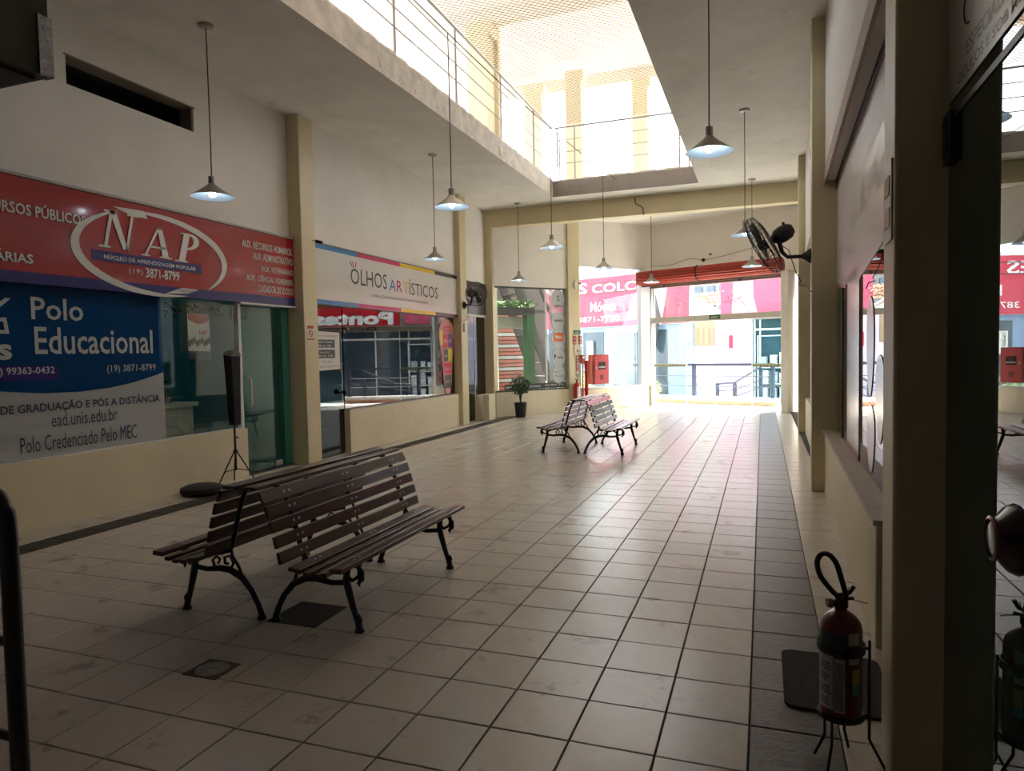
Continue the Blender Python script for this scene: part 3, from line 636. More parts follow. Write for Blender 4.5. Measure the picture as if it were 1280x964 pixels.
# ---- the striped white sign and the mirror-like glass below
t = thing('fascia_sign', 'white fascia sign with blue, pink, yellow and black stripes', 'sign', (-6.36,8.6,2.4))
box((-6.40,5.935,2.42),(-6.36,11.2,3.34)).build('sign_board', WHITEV, t)
box((-6.40,5.935,3.345),(-6.345,11.2,3.36)).build('top_rail', mat('rail_grey',(.35,.33,.31),.4), t)
P = (Vector((-6.36,0,0)), Vector((0,1,0)), Vector((0,0,1)), Vector((1,0,0)))
for (y0, y1, nm, c) in ((5.935,7.15,'blue_stripe',(.06,.22,.48)),(7.15,8.62,'pink_stripe',(.55,.04,.14)),(8.62,10.10,'yellow_stripe',(.72,.48,.03)),(10.10,11.2,'black_stripe',(.03,.02,.02))):
    for z0 in (3.27,2.42): MB().poly(P,[(y0,z0),(y1,z0),(y1,z0+.07),(y0,z0+.07)],0).build(nm, mat(nm,c,.25), t, smooth=False)
TXT = mat('text_black',(.03,.03,.03),.4)
letters('black_lettering', P, [('OLHOS',6.93,2.80,8.12,3.07),('ÍSTICOS',8.97,2.77,10.22,3.07),('Gráfica | Comunicação Visual | Produtos Personalizados',7.6,2.62,9.75,2.69)], TXT, t)
letters('blue_letter', P, [('A',8.20,2.79,8.44,3.0)], mat('blue_stripe',(0,0,0)), t); letters('pink_letter', P, [('R',8.48,2.79,8.68,3.0)], mat('pink_stripe',(0,0,0)), t); letters('yellow_letter', P, [('T',8.72,2.79,8.93,3.0)], mat('yellow_stripe',(0,0,0)), t)
mb = MB()
for a in (-.5,-.15,.25): 
    p = Vector((7.05+.12*a,3.08)); q = p+Vector((.14*a,.10)); mb.poly(P,[(p.x-.01,p.y),(p.x+.01,p.y),(q.x+.01,q.y),(q.x-.01,q.y)],.004)
mb.build('eyelash_mark', mat('pink_stripe',(0,0,0)), t, smooth=False)
w2 = thing('shop_window', 'mirror-like shop glass under the white striped sign', 'window', (-6.45,8.9,.72)); w2['kind'] = 'structure'
for y0, y1 in ((6.82,8.30),(8.306,9.70),(9.706,11.19)): box((-6.47,y0,.72),(-6.462,y1,2.44)).build('window_pane', G_SHOP, w2)
box((-6.60,6.80,.71),(-6.36,11.2,.725)).build('window_sill', mat('sill_grey',(.35,.34,.32),.4), w2)
d2 = thing('glass_door', 'dark glass door left of the low cream wall under the striped sign', 'door', (-6.45,6,0))
box((-6.47,5.95,.02),(-6.462,6.79,2.44)).build('door_pane', G_SHOP, d2)
MB().tube([(-6.47,6.70,1.02),(-6.40,6.70,1.02)],.014,10).lathe([(0,-.04),(.035,-.03),(.045,0),(.035,.03),(0,.04)],16,(-6.38,6.70,1.02),(1,0,0)).lathe([(0,-.04),(.035,-.03),(.045,0),(.035,.03),(0,.04)],16,(-6.55,6.70,1.02),(1,0,0)).build('door_knob', BLACK, d2)
box((-6.475,5.94,2.44),(-6.455,11.2,2.455)).build('top_channel', BLACK, d2)
t = thing('opening_hours_sign', 'white opening hours sheet on the glass door beside the first pillar', 'sign', (-6.458,6.35,1.4))
P = (Vector((-6.458,0,0)), Vector((0,1,0)), Vector((0,0,1)), Vector((1,0,0)))
MB().poly(P,[(5.97,1.38),(6.70,1.40),(6.70,1.99),(5.97,2.01)],0).build('sheet', WHITEV, t, smooth=False)
mb = MB(); mb.poly(P,[(5.97,1.745),(6.56,1.745),(6.56,1.875),(5.97,1.875)],.004); mb.poly(P,[(5.97,1.58),(6.56,1.58),(6.56,1.715),(5.97,1.715)],.004); mb.build('dark_boxes', TXT, t, smooth=False)
letters('dark_lettering', P, [('HORÁRIO DE FUNCIONAMENTO',5.98,1.915,6.66,1.955),('WhatsApp',6.20,1.50,6.48,1.54),('99363-0432 | 19 3871-8799',5.98,1.42,6.66,1.455)], TXT, t)
letters('white_lettering', P, [('Segunda à Sexta',6.0,1.815,6.50,1.855,{'bold':.01}),('08h às 18h',6.1,1.76,6.45,1.795),('SÁBADO',6.15,1.66,6.40,1.69),('09h às 13h',6.05,1.60,6.50,1.635)], WHITEV, t, .008)
t = thing('bulb_sticker', 'tall light-bulb shaped sticker of coloured blocks on the mirror-like glass', 'sticker', (-6.455,10.8,.7))
P = (Vector((-6.457,0,0)), Vector((0,1,0)), Vector((0,0,1)), Vector((1,0,0)))
blb = ellipse(10.82,2.02,.40,.36,20,-.35,PI+.35)
MB().poly(P, blb+[(10.55,1.5),(10.60,1.15),(10.62,.95),(10.72,.74),(10.92,.74),(11.02,.95),(11.04,1.15),(11.08,1.5)],0).build('bulb_outline', mat('salmon',(.60,.24,.20),.3), t, smooth=False)
for nm,c,bx in (('red_block',(.62,.04,.10),[(10.62,1.75,10.84,2.05),(10.64,1.18,11.02,1.42),(10.66,2.1,10.98,2.22)]),('violet_block',(.22,.08,.30),[(10.87,1.76,11.08,2.06),(11.10,1.60,11.18,1.95)]),
                ('yellow_block',(.72,.60,.05),[(10.86,1.45,11.07,1.73),(10.48,1.80,10.60,2.12)]),('dark_block',(.06,.05,.05),[(10.64,1.45,10.84,1.72),(10.66,.86,10.98,1.15)])):
    mb = MB()
    for a,b,c_,d_ in bx: mb.poly(P, rrect(a,b,c_,d_,.03), .004)
    mb.build(nm, mat(nm,c,.3), t, smooth=False)
letters('block_lettering', P, [('xerox',10.65,1.85,10.82,1.93),('arte',10.89,1.86,11.06,1.95),('logo',10.88,1.55,11.05,1.63),('brindes',10.67,1.26,11.0,1.34),('foto',10.66,1.54,10.82,1.62),('banner',10.69,2.13,10.95,2.19),('placas',10.69,.97,10.95,1.05)], WHITEV, t, .008)

# ---- third shop: black sign, glass door
t = thing('fascia_sign', 'black shop sign with fine orange zigzag outline behind the far wall fan', 'sign', (-6.43,12.3,2.55))
box((-6.46,11.56,2.55),(-6.43,13.09,3.32)).build('sign_board', mat('matt_black_sign',(.035,.030,.032),.4), t)
P = (Vector((-6.43,0,0)), Vector((0,1,0)), Vector((0,0,1)), Vector((1,0,0)))
mb = MB(); zz = [(11.6,3.12),(11.85,3.22),(12.05,3.05),(12.25,3.18),(12.5,3.02),(12.75,3.2),(12.9,3.08)]
for a, b in zip(zz, zz[1:]): mb.tube([P[0]+P[1]*a[0]+P[2]*a[1]+P[3]*.004, P[0]+P[1]*b[0]+P[2]*b[1]+P[3]*.004], .010, 5)
mb.build('orange_outline', mat('orange_line',(.65,.28,.16),.5), t)
letters('white_lettering', P, [('ropero',11.7,2.86,12.8,3.0)], WHITEV, t)
d3 = thing('glass_door', 'far narrow glass door under the black sign', 'door', (-6.5,12,0))
for y0, y1, z0 in ((11.58,12.40,.02),(12.42,13.08,.60)): box((-6.49,y0,z0),(-6.482,y1,2.55)).build('door_pane', G_SHOP, d3)
MB().tube([(-6.485,12.41,0),(-6.485,12.41,2.55)],.014,6).build('door_stile', ALU, d3)

# ---- wall fans
def fan(label, base, wall_n, axis, R, group='wall fans'):
    t = thing('wall_fan', label, 'fan', base, group); B = Vector(base); W = Vector(wall_n).normalized(); A = Vector(axis).normalized()
    H = B+W*.33+Vector((0,0,.24))                             # motor centre
    MB().lathe([(.085,0),(.080,.02),(.045,.06),(.03,.09),(0,.092)], 20, B, W).build('wall_plate', BLACK, t)
    MB().tube([B+W*.04, B+W*.24, B+W*.30+Vector((0,0,.06)), H-Vector((0,0,.05))], [.022,.022,.024,.03], 10).build('arm', BLACK, t)
    MB().lathe([(0,-.17),(.05,-.165),(.085,-.12),(.095,-.04),(.085,.03),(.05,.07),(.03,.10)], 22, H, A).build('motor', BLACK, t)
    MB().lathe([(.012,0),(.018,.03),(.010,.04)], 10, H+Vector((0,0,.09))-A*.05).build('knob', BLACK, t)
    Cc = H+A*.19; U = A.orthogonal().normalized(); V_ = A.cross(U); mb = MB()
    dp = R*.26
    for r, o_ in ((R,0),(R*.98,-dp*.5),(R*.98,dp*.5),(R*.72,dp*.85),(R*.72,-dp*.85),(R*.4,dp),(R*.4,-dp),(.06,dp*1.02),(.08,-dp)):
        mb.tube([Cc+A*o_+r*(math.cos(a)*U+math.sin(a)*V_) for a in [2*PI*i/40 for i in range(40)]], .0035 if r < R*.99 else .006, 5, True)
    for i in range(40):
        a = 2*PI*i/40; e = math.cos(a)*U+math.sin(a)*V_
        for s in (-1,1): mb.tube([Cc+A*s*dp*1.02+e*.06, Cc+A*s*dp+e*R*.4, Cc+A*s*dp*.85+e*R*.72, Cc+A*s*dp*.5+e*R*.98, Cc+e*R], .0022, 4)
    mb.build('cage', IRON, t)
    for i in range(3):
        a = 2*PI*i/3+.4; e = math.cos(a)*U+math.sin(a)*V_; g = A.cross(e); mb = MB(); n_ = 7; vs = []
        for j in range(n_):
            r = .06+(R*.82-.06)*j/(n_-1); wd = R*.20*(1+.9*math.sin(PI*j/(n_-1)*.8)); tw = .5-.25*j/(n_-1)
            for s in (-1,1):
                p = Cc+e*r+(g*math.cos(tw)+A*math.sin(tw))*wd*s*.6; vs += [p, p+A*.004]
        fs = []
        for j in range(n_-1):
            b0 = j*4; b1_ = b0+4; fs += [(b0,b0+2,b1_+2,b1_),(b0+1,b1_+1,b1_+3,b0+3),(b0,b1_,b1_+1,b0+1),(b0+2,b0+3,b1_+3,b1_+2)]
        fs += [(0,1,3,2),(len(vs)-4,len(vs)-2,len(vs)-1,len(vs)-3)]
        mb.add(vs, fs).build('blade', mat('fan_blade',(.03,.03,.03),.35), t)
    MB().lathe([(0,-.05),(.06,-.04),(.065,.03),(.03,.06),(0,.062)], 20, Cc, A).build('hub', BLACK, t)
    p = B+W*.05
    MB().tube([H-Vector((0,0,.09)), H-Vector((0,0,.16))-W*.10, B+W*.16-Vector((0,0,.16)), B+W*.10-Vector((0,0,.28)), B+W*.13-Vector((0,0,.31)), B+W*.06-Vector((0,0,.33)), B+W*.01-Vector((0,.3,.42))], .006, 6).build('cable', CORD, t)
    return t
xb = rx(5.28)-.135
fan('big black wall fan tilted edge-on, fixed to the right ochre pillar', (xb,5.40,2.62), (-1,0,0), (-.86,-.05,-.48), .345)
fan('smaller black wall fan on the second left pillar before the black sign', (-6.27,11.36,2.70), (.75,-.45,0), (.75,-.60,-.15), .26)
# small box fitting under the far fan
o = MB().box((-6.27,11.30,2.10),(-6.23,11.40,2.30)).build('switch_box', WHITEV, loc=(-6.27,11.35,2.1), bevel=.005); tag(o,'small white switch box on the second left pillar under the fan','switch')

# ================================================================ RIGHT SIDE
PINKV = mat('pinkish_white_vinyl', (.70,.65,.68), .25)
w3 = thing('shop_window', 'long glass shop front between the right pillars', 'window', (rx(3)+.14,3,.7)); w3['kind'] = 'structure'
for u0, u1, z0 in ((.0,.98,.03),(1.0,2.4,.69),(2.406,3.9,.69),(3.906,5.28,.69)): R_(u0,u1,-.128,-.120,z0,3.38).build('window_pane', G_SHOP, w3)
R_(-.1,5.3,-.155,-.10,3.36,3.40).build('window_head', BLACK, w3)
R_(4.55,4.57,-.119,-.112,.69,2.3).build('glazing_joint', BLACK, w3)
P = (RP(0,-.118,0), PR[1], PR[2], PR[3])
v = thing('window_vinyl', 'pinkish white film sign with handwritten lettering on the right shop glass', 'sign', (rx(3)+.12,3,2.3))
top = [(-5.27,3.36),(-5.27,2.33),(-4.75,2.22),(-4.1,2.22)]
MB().poly(P, [(-5.27,3.36),(-5.27,2.28),(-4.15,2.18),(-3.9,2.18),(-3.1,2.10),(-3.0,2.14),(-1.0,2.30),(0.05,2.36),(0.05,3.36)], 0).build('film', PINKV, v, smooth=False)
MB().poly(P, [(-4.05,.70),(-3.05,.70),(-3.05,2.25),(-4.05,2.25)], .0).build('vertical_strip', PINKV, v, smooth=False)
mb = MB(); mb.poly(P, [(-5.27,2.25),(-4.15,2.15),(-4.15,2.18),(-5.27,2.28)], .004); mb.poly(P,[(-5.27,3.33),(.05,3.33),(.05,3.36),(-5.27,3.36)],.004); mb.poly(P,[(-4.05,.69),(-3.05,.69),(-3.05,.74),(-4.05,.74)],.004)
mb.build('red_edge', mat('dull_red',(.30,.05,.07),.4), v, smooth=False)
letters('grey_lettering', P, [('Clínica de',-4.1,2.62,-2.7,2.95,{'shear':.35}),('Estética',-2.6,2.95,-1.5,3.25,{'shear':.35})], mat('grey_ink',(.33,.29,.30),.5), v)
letters('pink_lettering', P, [('Rosi Maria',-2.9,2.60,-1.6,2.85,{'shear':.35})], mat('pink_ink',(.50,.32,.30),.5), v)
for (u, z0, z1, wd) in ((-2.35,1.25,1.95,.20),(-1.85,.98,1.55,.20),(-2.30,.72,1.20,.20),(-1.2,1.1,1.7,.2)):
    MB().poly(P, [(u+wd*math.sin(a)*(1-.25*math.cos(a)),(z0+z1)/2-(z1-z0)/2*math.cos(a)) for a in [2*PI*i/20 for i in range(20)]], 0).build('petal', PINKV, v, smooth=False)
w4 = thing('shop_window', 'second right shop window beyond the fan pillar', 'window', (rx(8)+.14,8,.7)); w4['kind'] = 'structure'
R_(5.6,11.0,-.128,-.120,.66,3.35).build('window_pane', G_SHOP, w4)
struct(R_(-8,15.7,-3.2,-3.1,-.02,5.1).build('wall_shop', DARKIN))
mb = MB(); R_(5.3,5.6,-3.1,-.3,0,5.1,mb); R_(-.4,-.3,-3.1,-.35,0,5.1,mb); R_(11.0,11.3,-3.1,-.3,0,5.1,mb); R_(-8,15,-3.1,-.2,3.4,3.45,mb); R_(-8,15,-3.1,-.0,-.1,-.02,mb)
struct(mb.build('wall_partition', DARKIN))
# light box / price board on the near pillar's hall side
t = thing('wall_notice', 'narrow pale notice board with orange print on the near pillar', 'notice', (.476,-.2,2.1))
MB().box((.474,-.325,1.97),(.481,-.17,2.25)).build('board', mat('notice_pale',(.55,.50,.48),.4), t, bevel=.003)
for z0 in (2.02,2.13): MB().box((.471,-.30,z0),(.475,-.20,z0+.065)).build('orange_print', mat('orange_print',(.45,.18,.10),.5), t)
for o_ in t.children: pass
# near glass door, acting as a mirror
XG = .635
d4 = thing('glass_door', 'dark green glass door at the right edge mirroring the hall', 'door', (XG,-1,0))
box((XG,-1.75,.02),(XG+.010,-.375,2.325)).build('door_pane', G_NEAR, d4)
box((XG-.004,-1.75,2.325),(XG+.014,-.40,2.345)).build('top_rail', BLACK, d4)
MB().box((XG-.018,-.47,2.19),(XG+.02,-.375,2.35)).box((XG-.024,-.44,2.21),(XG-.018,-.39,2.33)).build('hinge', BLACK, d4, bevel=.006)
kc = Vector((XG,-1.29,1.18))
MB().lathe([(.030,0),(.030,.006),(.020,.012),(.020,.035),(.040,.048),(.074,.058),(.078,.066),(.070,.082),(.048,.100),(.044,.108),(.03,.112),(0,.112)], 36, kc, (-1,0,0)).build('door_knob', mat('dark_brown_enamel',(.020,.008,.007),.25,coat=.3), d4)
MB().lathe([(.040,.108),(.047,.107),(.049,.112),(.042,.115)], 36, kc, (-1,0,0), cap=False).build('knob_rim', mat('copper_rim',(.20,.09,.07),.35,metal=.3), d4)
w5 = thing('transom_sign', 'white transom sign with black capitals above the near glass door', 'sign', (XG,-1,2.37))
box((XG,-3.3,2.35),(XG+.010,-.375,3.1)).build('transom_pane', G_NEAR, w5)
P = (Vector((XG-.002,0,0)), Vector((0,-1,0)), Vector((0,0,1)), Vector((-1,0,0)))
MB().poly(P,[(.385,2.385),(2.6,2.385),(2.6,3.1),(.385,3.1)],0).build('white_film', mat('film_dull_white',(.55,.53,.50),.3), w5, smooth=False)
letters('black_lettering', P, [('ESPECIALISTA EM',.60,2.46,1.20,2.505,{'bold':.01}),('ÓCULOS E SOB MEDIDA',.50,2.405,1.25,2.445,{'bold':.01})], TXT, w5)
mb = MB(); mb.tube([P[0]+P[1]*(.62+.05*math.cos(a))+P[2]*(2.60+.05*math.sin(a))+P[3]*.003 for a in [i*PI/8 for i in range(13)]], .004, 5); mb.build('script_flourish', TXT, w5)
struct(box((XG-.01,-8,0),(XG+.2,-1.76,3.1)).build('wall_side', DARKIN))

# extinguisher on its stand
ex, ey = .335, -.18
t = thing('extinguisher_stand', 'black wire floor stand holding the near extinguisher', 'stand', (ex,ey,0))
MB().lathe([(.0,.192),(.082,.192),(.086,.20),(.082,.208),(0,.208)], 32, (ex,ey,0)).build('base_plate', BLACK, t)
ring = [(ex+.083*math.cos(a), ey+.083*math.sin(a), .465) for a in [2*PI*i/36 for i in range(36)]]
mb = MB()
for i in range(36):
    a, b = Vector(ring[i]), Vector(ring[(i+1)%36]); q = (a+b)/2; n_ = Vector((q.x-ex,q.y-ey,0)).normalized(); mb.obox(q, (b-a)/2, n_*.0025, (0,0,.016))
mb.build('holding_ring', BLACK, t)
ra = -.15; rp = Vector((ex+.098*math.cos(ra), ey+.098*math.sin(ra), 0))
MB().tube([rp+Vector((.0,0,.50)), rp+Vector((0,0,.12)), rp+Vector((.06,-.02,.006))], .0055, 8).build('upright', BLACK, t)
MB().tube([rp+Vector((0,0,.468)),(ex+.08*math.cos(ra),ey+.08*math.sin(ra),.468)], .006, 6).tube([rp+Vector((0,0,.22)),(ex+.075*math.cos(ra),ey+.075*math.sin(ra),.20)], .005, 6).build('link', BLACK, t)
for dx, dy, fx, fy in ((-.055,.01,-.09,.03),(-.035,-.055,-.055,-.10),(.02,.07,.04,.12)):
    MB().tube([(ex+dx,ey+dy,.195),(ex+dx,ey+dy,.10),(ex+fx,ey+fy,.006)], .0055, 8).build('leg', BLACK, t)
t = thing('fire_extinguisher', 'dark red fire extinguisher with printed labels standing near the camera', 'extinguisher', (ex,ey,.209)); t.scale.z = .91
RED2 = mat('extinguisher_red', (.12,.007,.007), .3, coat=.4, var=.1)
MB().lathe([(0,.209),(.070,.209),(.075,.216),(.075,.565),(.070,.59),(.055,.615),(.035,.632),(.022,.64),(.022,.655)], 40, (ex,ey,0)).build('cylinder', RED2, t)
MB().lathe([(.022,.650),(.026,.655),(.026,.685),(.016,.69),(.016,.70)], 18, (ex,ey,0)).build('valve', BLACK, t)
MB().tube([(ex-.02,ey,.70),(ex+.03,ey+.0,.715),(ex+.045,ey,.745)], .008, 8).tube([(ex-.015,ey,.68),(ex+.045,ey,.695)], .007, 8).build('squeeze_handle', BLACK, t)
MB().lathe([(.018,0),(.02,.006),(.018,.02),(0,.022)], 16, (ex-.03,ey-.005,.668), (-1,-.3,0)).build('pressure_gauge', mat('brass_dull',(.25,.14,.08),.4,metal=.7), t)
hose = [(ex-.005,ey,.69),(ex-.035,ey+.01,.72),(ex-.070,ey+.02,.77),(ex-.082,ey+.02,.825),(ex-.070,ey+.015,.862),(ex-.045,ey,.872),(ex-.018,ey-.01,.840),(ex+.0,ey-.015,.775),(ex+.014,ey-.02,.715),(ex+.008,ey-.03,.69)]
def smooth_path(pts, k=6):
    P_ = [Vector(p) for p in pts]; out = []
    for i in range(len(P_)-1):
        p0, p1, p2, p3 = P_[max(i-1,0)], P_[i], P_[i+1], P_[min(i+2,len(P_)-1)]
        for j in range(k):
            s = j/k; out.append(.5*((2*p1)+(p2-p0)*s+(2*p0-5*p1+4*p2-p3)*s*s+(3*p1-p0-3*p2+p3)*s**3))
    return out+[P_[-1]]
MB().tube(smooth_path(hose), .0105, 12).build('hose', BLACK, t)
MB().tube(smooth_path([(ex+.0,ey,.70),(ex+.03,ey-.03,.70),(ex+.09,ey-.02,.685),(ex+.05,ey+.03,.675),(ex+.0,ey+.02,.68)]), .0015, 5).tube([(ex+.02,ey,.70),(ex+.028,ey,.74)], .0014, 5).build('seal_wire', CORD, t)
def curved(a0, a1, z0, z1, r=.0757, n=10):
    vs = []; 
    for i in range(n+1):
        a = a0+(a1-a0)*i/n; vs += [(ex+r*math.cos(a),ey+r*math.sin(a),z0),(ex+r*math.cos(a),ey+r*math.sin(a),z1)]
    return vs, [(2*i,2*i+2,2*i+3,2*i+1) for i in range(n)]
aC = math.atan2(CAMP.y-ey, CAMP.x-ex)
LABW = mat('label_white', (.40,.40,.38), .4); LABG = mat('label_dark_green', (.012,.03,.035), .4)
MB().add(*curved(aC-1.3,aC-.35,.24,.47)).build('white_label', LABW, t, smooth=False); MB().add(*curved(aC-.30,aC+.20,.235,.46)).build('white_label', LABW, t, smooth=False)
MB().add(*curved(aC-1.3,aC+.22,.472,.565)).build('green_label', LABG, t, smooth=False)
for z0, z1 in ((.52,.57),(.44,.465)): MB().add(*curved(aC+.35,aC+.95,z0,z1)).build('upper_label', LABW, t, smooth=False)
MB().add(*curved(aC+.55,aC+.98,.35,.42)).build('yellow_seal', mat('label_yellow',(.45,.40,.10),.4), t, smooth=False)
MB().add(*curved(aC+.55,aC+.98,.31,.352)).build('blue_seal', mat('label_blue',(.08,.30,.36),.4), t, smooth=False)
mb = MB()
for i in range(16): mb.add(*curved(aC-1.2,aC-.42-random.random()*.3,.255+.0125*i,.260+.0125*i,.0762,6)) if i % 4 != 3 else None
for i in range(20): mb.add(*curved(aC-.26,aC+.10+random.random()*.07,.245+.0102*i,.249+.0102*i,.0762,5))
mb.build('label_print', TXT, t, smooth=False)
mb = MB()
for z, a, b in ((.482,-1.1,-.5),(.486,-.3,.15),(.50,-.3,.1)): mb.add(*curved(aC+a,aC+b,z,z+.008,.0762,6))
mb.build('label_print_white', LABW, t, smooth=False)

# door mat
o = MB().prism(rrect(.145,.20,.60,.82,.05), .0005, .014).build('door_mat', mat('brown_loop_mat',(.045,.036,.030),.95,var=.7,vscale=90,bump=1,bscale=220), loc=(.37,.5,0), bevel=.004)
tag(o,'dark brown loop-pile door mat on the floor behind the extinguisher','mat')

# ---- near left: black tube rack and hanging metal box
t = thing('tube_rack', 'black steel tube rack with rungs at the left picture edge', 'rack', (-2.1,-1.6,0))
bx, by = -2.115, -1.6
MB().tube(smooth_path([(bx,by,.0),(bx,by,.6),(bx,by,1.08),(bx-.018,by,1.155),(bx-.07,by,1.20),(bx-.30,by,1.20),(bx-.50,by,1.20),(bx-.55,by,1.155),(bx-.57,by,1.08),(bx-.57,by,.0)]), .026, 14).build('frame', BLACK, t)
for z in (.14,.44,.74): MB().tube([(bx,by,z),(bx-.57,by,z)], .015, 10).build('rung', BLACK, t)
for sx in (0,-.57): MB().tube([(bx+sx,by-.28,.02),(bx+sx,by+.28,.02)], .018, 10).build('foot', BLACK, t)
t = thing('metal_hood', 'dark olive sheet metal box hanging at the top left corner', 'hood', (-2.9,-1.2,2.75))
hp = [(-3.9,-1.75),(-2.62,-1.0),(-2.62,-1.75)]
OL = mat('olive_sheet_metal', (.10,.10,.075), .45, metal=.3, var=.3, vscale=6)
mb = MB().box((-3.9,-2.6,2.74),(-2.625,-1.0,3.05))
mb.build('box_body', OL, t)
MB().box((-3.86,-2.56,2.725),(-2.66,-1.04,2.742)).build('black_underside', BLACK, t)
MB().box((-2.66,-1.004,2.738),(-2.615,-.992,2.97)).box((-2.627,-1.05,2.738),(-2.612,-.992,2.97)).build('foil_tape', mat('foil',(.55,.55,.58),.25,metal=.9,var=.4,vscale=60,bump=.6), t)
MB().box((-3.2,-1.6,3.05),(-2.74,-1.25,ZC)).build('hanging_duct', BLACK, t)

# ================================================================ FAR STOREFRONT
w6 = thing('shop_window', 'bay window with round stickers left of the fire signs pillar', 'window', tuple(AP(1.2,0,.64))); w6['kind'] = 'structure'
A_(.06,2.28,-.10,-.09,.66,3.28).build('window_pane', G_CLEAR, w6)
DK = mat('dark_bronze', (.07,.06,.055), .5, var=.1)
A_(.05,2.3,-.13,-.06,3.25,3.29).build('frame_head', DK, w6); A_(2.24,2.30,-.13,-.06,.64,3.28).build('frame_stile', mat('grey_stile',(.32,.33,.33),.4), w6); A_(.05,2.3,-.16,.0,.62,.66).build('frame_sill', DK, w6)
P = (AP(0,-.085,0), PA[1], PA[2], PA[3])
v = thing('window_stickers', 'column of round stickers and black lettering band on the plant window', 'sticker', tuple(AP(2,-.085,.7)))
MB().poly(P, [(1.62,.86),(1.68,.86),(1.68,3.24),(1.62,3.24)], 0).build('white_strip', WHITEV, v, smooth=False)
A_(1.74,2.22,-.082,-.080,.86,3.24).build('pale_film', glass('pale_film',(.75,.78,.80),(.6,.62,.65),.45), v)
for z in (3.02,2.42,1.98,1.45,1.02):
    MB().poly(P, ellipse(2.03,z,.205,.25,28), .012).build('round_sticker', mat('grey_sticker',(.52,.55,.57),.4), v, smooth=False)
MB().poly(P, rrect(1.88,1.89,2.20,2.12,.05), .017).build('orange_panel', mat('orange_print2',(.72,.16,.03),.4), v, smooth=False)
letters('dark_lettering', P, [('Safra',1.93,2.80,2.13,2.87,{'bold':.02}),('BANCO',1.92,2.41,2.20,2.47,{'bold':.02}),('S',1.99,2.95,2.08,3.10),('P',1.88,1.42,1.95,1.55,{'bold':.05}),('PAN',1.99,1.43,2.17,1.49,{'bold':.03}),('Banco',1.88,1.06,2.05,1.11),('Mercantil',1.90,.95,2.18,1.0)], TXT, v, .018)
letters('white_lettering', P, [('Meu',1.93,1.96,2.15,2.06,{'bold':.03})], WHITEV, v, .024)
MB().poly(P, [(.35,.67),(2.24,.67),(2.24,.80),(.35,.80)], .004).build('black_band', TXT, v, smooth=False)
letters('white_lettering', P, [('EMPRÉSTIMO APOSENTADO',.38,.70,1.45,.77,{'bold':.02}),('(19) 99291-4303',1.58,.70,2.20,.77,{'bold':.02})], WHITEV, v, .010)
letters('dark_lettering', P, [('EMPRÉSTIMOS',1.00,2.63,1.62,2.73,{'bold':.02})], TXT, v, .006)

w7 = thing('shop_window', 'tall white-framed window looking out on the pink street sign', 'window', tuple(AP(3.9,0,.6))); w7['kind'] = 'structure'
A_(2.66,3.83,-.10,-.09,.62,3.95).build('window_pane', G_CLEAR, w7); A_(3.836,4.90,-.10,-.09,.62,3.95).build('window_pane', G_CLEAR, w7)
A_(4.86,LA+.02,-.14,.0,.58,3.98).build('frame_stile', ALU, w7); A_(2.66,4.95,-.14,.0,3.90,3.98).build('frame_head', ALU, w7); A_(2.66,4.95,-.16,.02,.58,.63).build('frame_sill', WHITEV, w7)
P = (AP(0,.075,0), PA[1], PA[2], PA[3])
t = thing('exit_sign', 'small green sign with white letters on the pillar above the fire plates', 'sign', tuple(AP(2.6,.07,2.0)))
MB().poly(P,[(2.44,2.07),(2.66,2.07),(2.66,2.17),(2.44,2.17)],-.008,.008).build('plate', mat('exit_green',(.02,.10,.04),.4), t, smooth=False)
letters('white_lettering', P, [('SAÍDA',2.47,2.095,2.63,2.145,{'bold':.02})], WHITEV, t)
for k,(u,lab) in enumerate(((2.42,'left red arrow plate under the small green exit sign on the pillar'),(2.60,'right red arrow plate under the small green exit sign on the pillar'))):
    t = thing('fire_arrow_sign', lab, 'sign', tuple(AP(u,.07,1.8)), 'fire plates on the far pillar')
    MB().poly(P,[(u,1.80),(u+.09,1.80),(u+.09,2.03),(u,2.03)],-.006,.008).build('plate', TRED, t, smooth=False)
    mb = MB(); mb.poly(P,[(u+.035,1.92),(u+.055,1.92),(u+.055,2.0),(u+.035,2.0)],.004); mb.poly(P,[(u+.045,1.82),(u+.075,1.86),(u+.015,1.86)],.004); mb.poly(P,[(u+.038,1.855),(u+.052,1.855),(u+.052,1.89),(u+.038,1.89)],.004); mb.build('white_arrow', WHITEV, t, smooth=False)
t = thing('framed_plate', 'square beige plate with a small red emblem on the far pillar', 'sign', tuple(AP(2.5,.07,1.55)))
MB().poly(P,[(2.44,1.53),(2.69,1.53),(2.69,1.74),(2.44,1.74)],-.006,.008).build('plate', mat('beige_plate',(.62,.56,.42),.5), t, smooth=False)
mb = MB(); mb.tube([P[0]+P[1]*(2.565+.045*math.cos(a))+P[2]*(1.635+.03*math.sin(a))+P[3]*.006 for a in [i*PI/6 for i in range(12)]],.007,5,True); mb.build('red_emblem', TRED, t)
t = thing('vertical_letter_sign', 'tall narrow red sign with stacked white letters on the far pillar', 'sign', tuple(AP(2.5,.07,1.1)))
MB().poly(P,[(2.50,1.09),(2.58,1.09),(2.58,1.50),(2.50,1.50)],-.006,.008).build('plate', TRED, t, smooth=False)
letters('white_lettering', P, [(c,2.515,1.42-.078*k,2.565,1.475-.078*k,{'bold':.03}) for k, c in enumerate('BOMBA')], WHITEV, t)
o = MB().poly(P,[(2.51,.93),(2.63,.93),(2.63,1.01),(2.51,1.01)],-.006,.02).build('outlet', mat('grey_outlet',(.30,.30,.28),.5), loc=tuple(AP(2.57,.07,.95)), smooth=False); tag(o,'small grey outlet plate low on the far pillar','outlet')
for k, (u,z) in enumerate(((2.50,3.36),(2.62,3.36))):
    pass
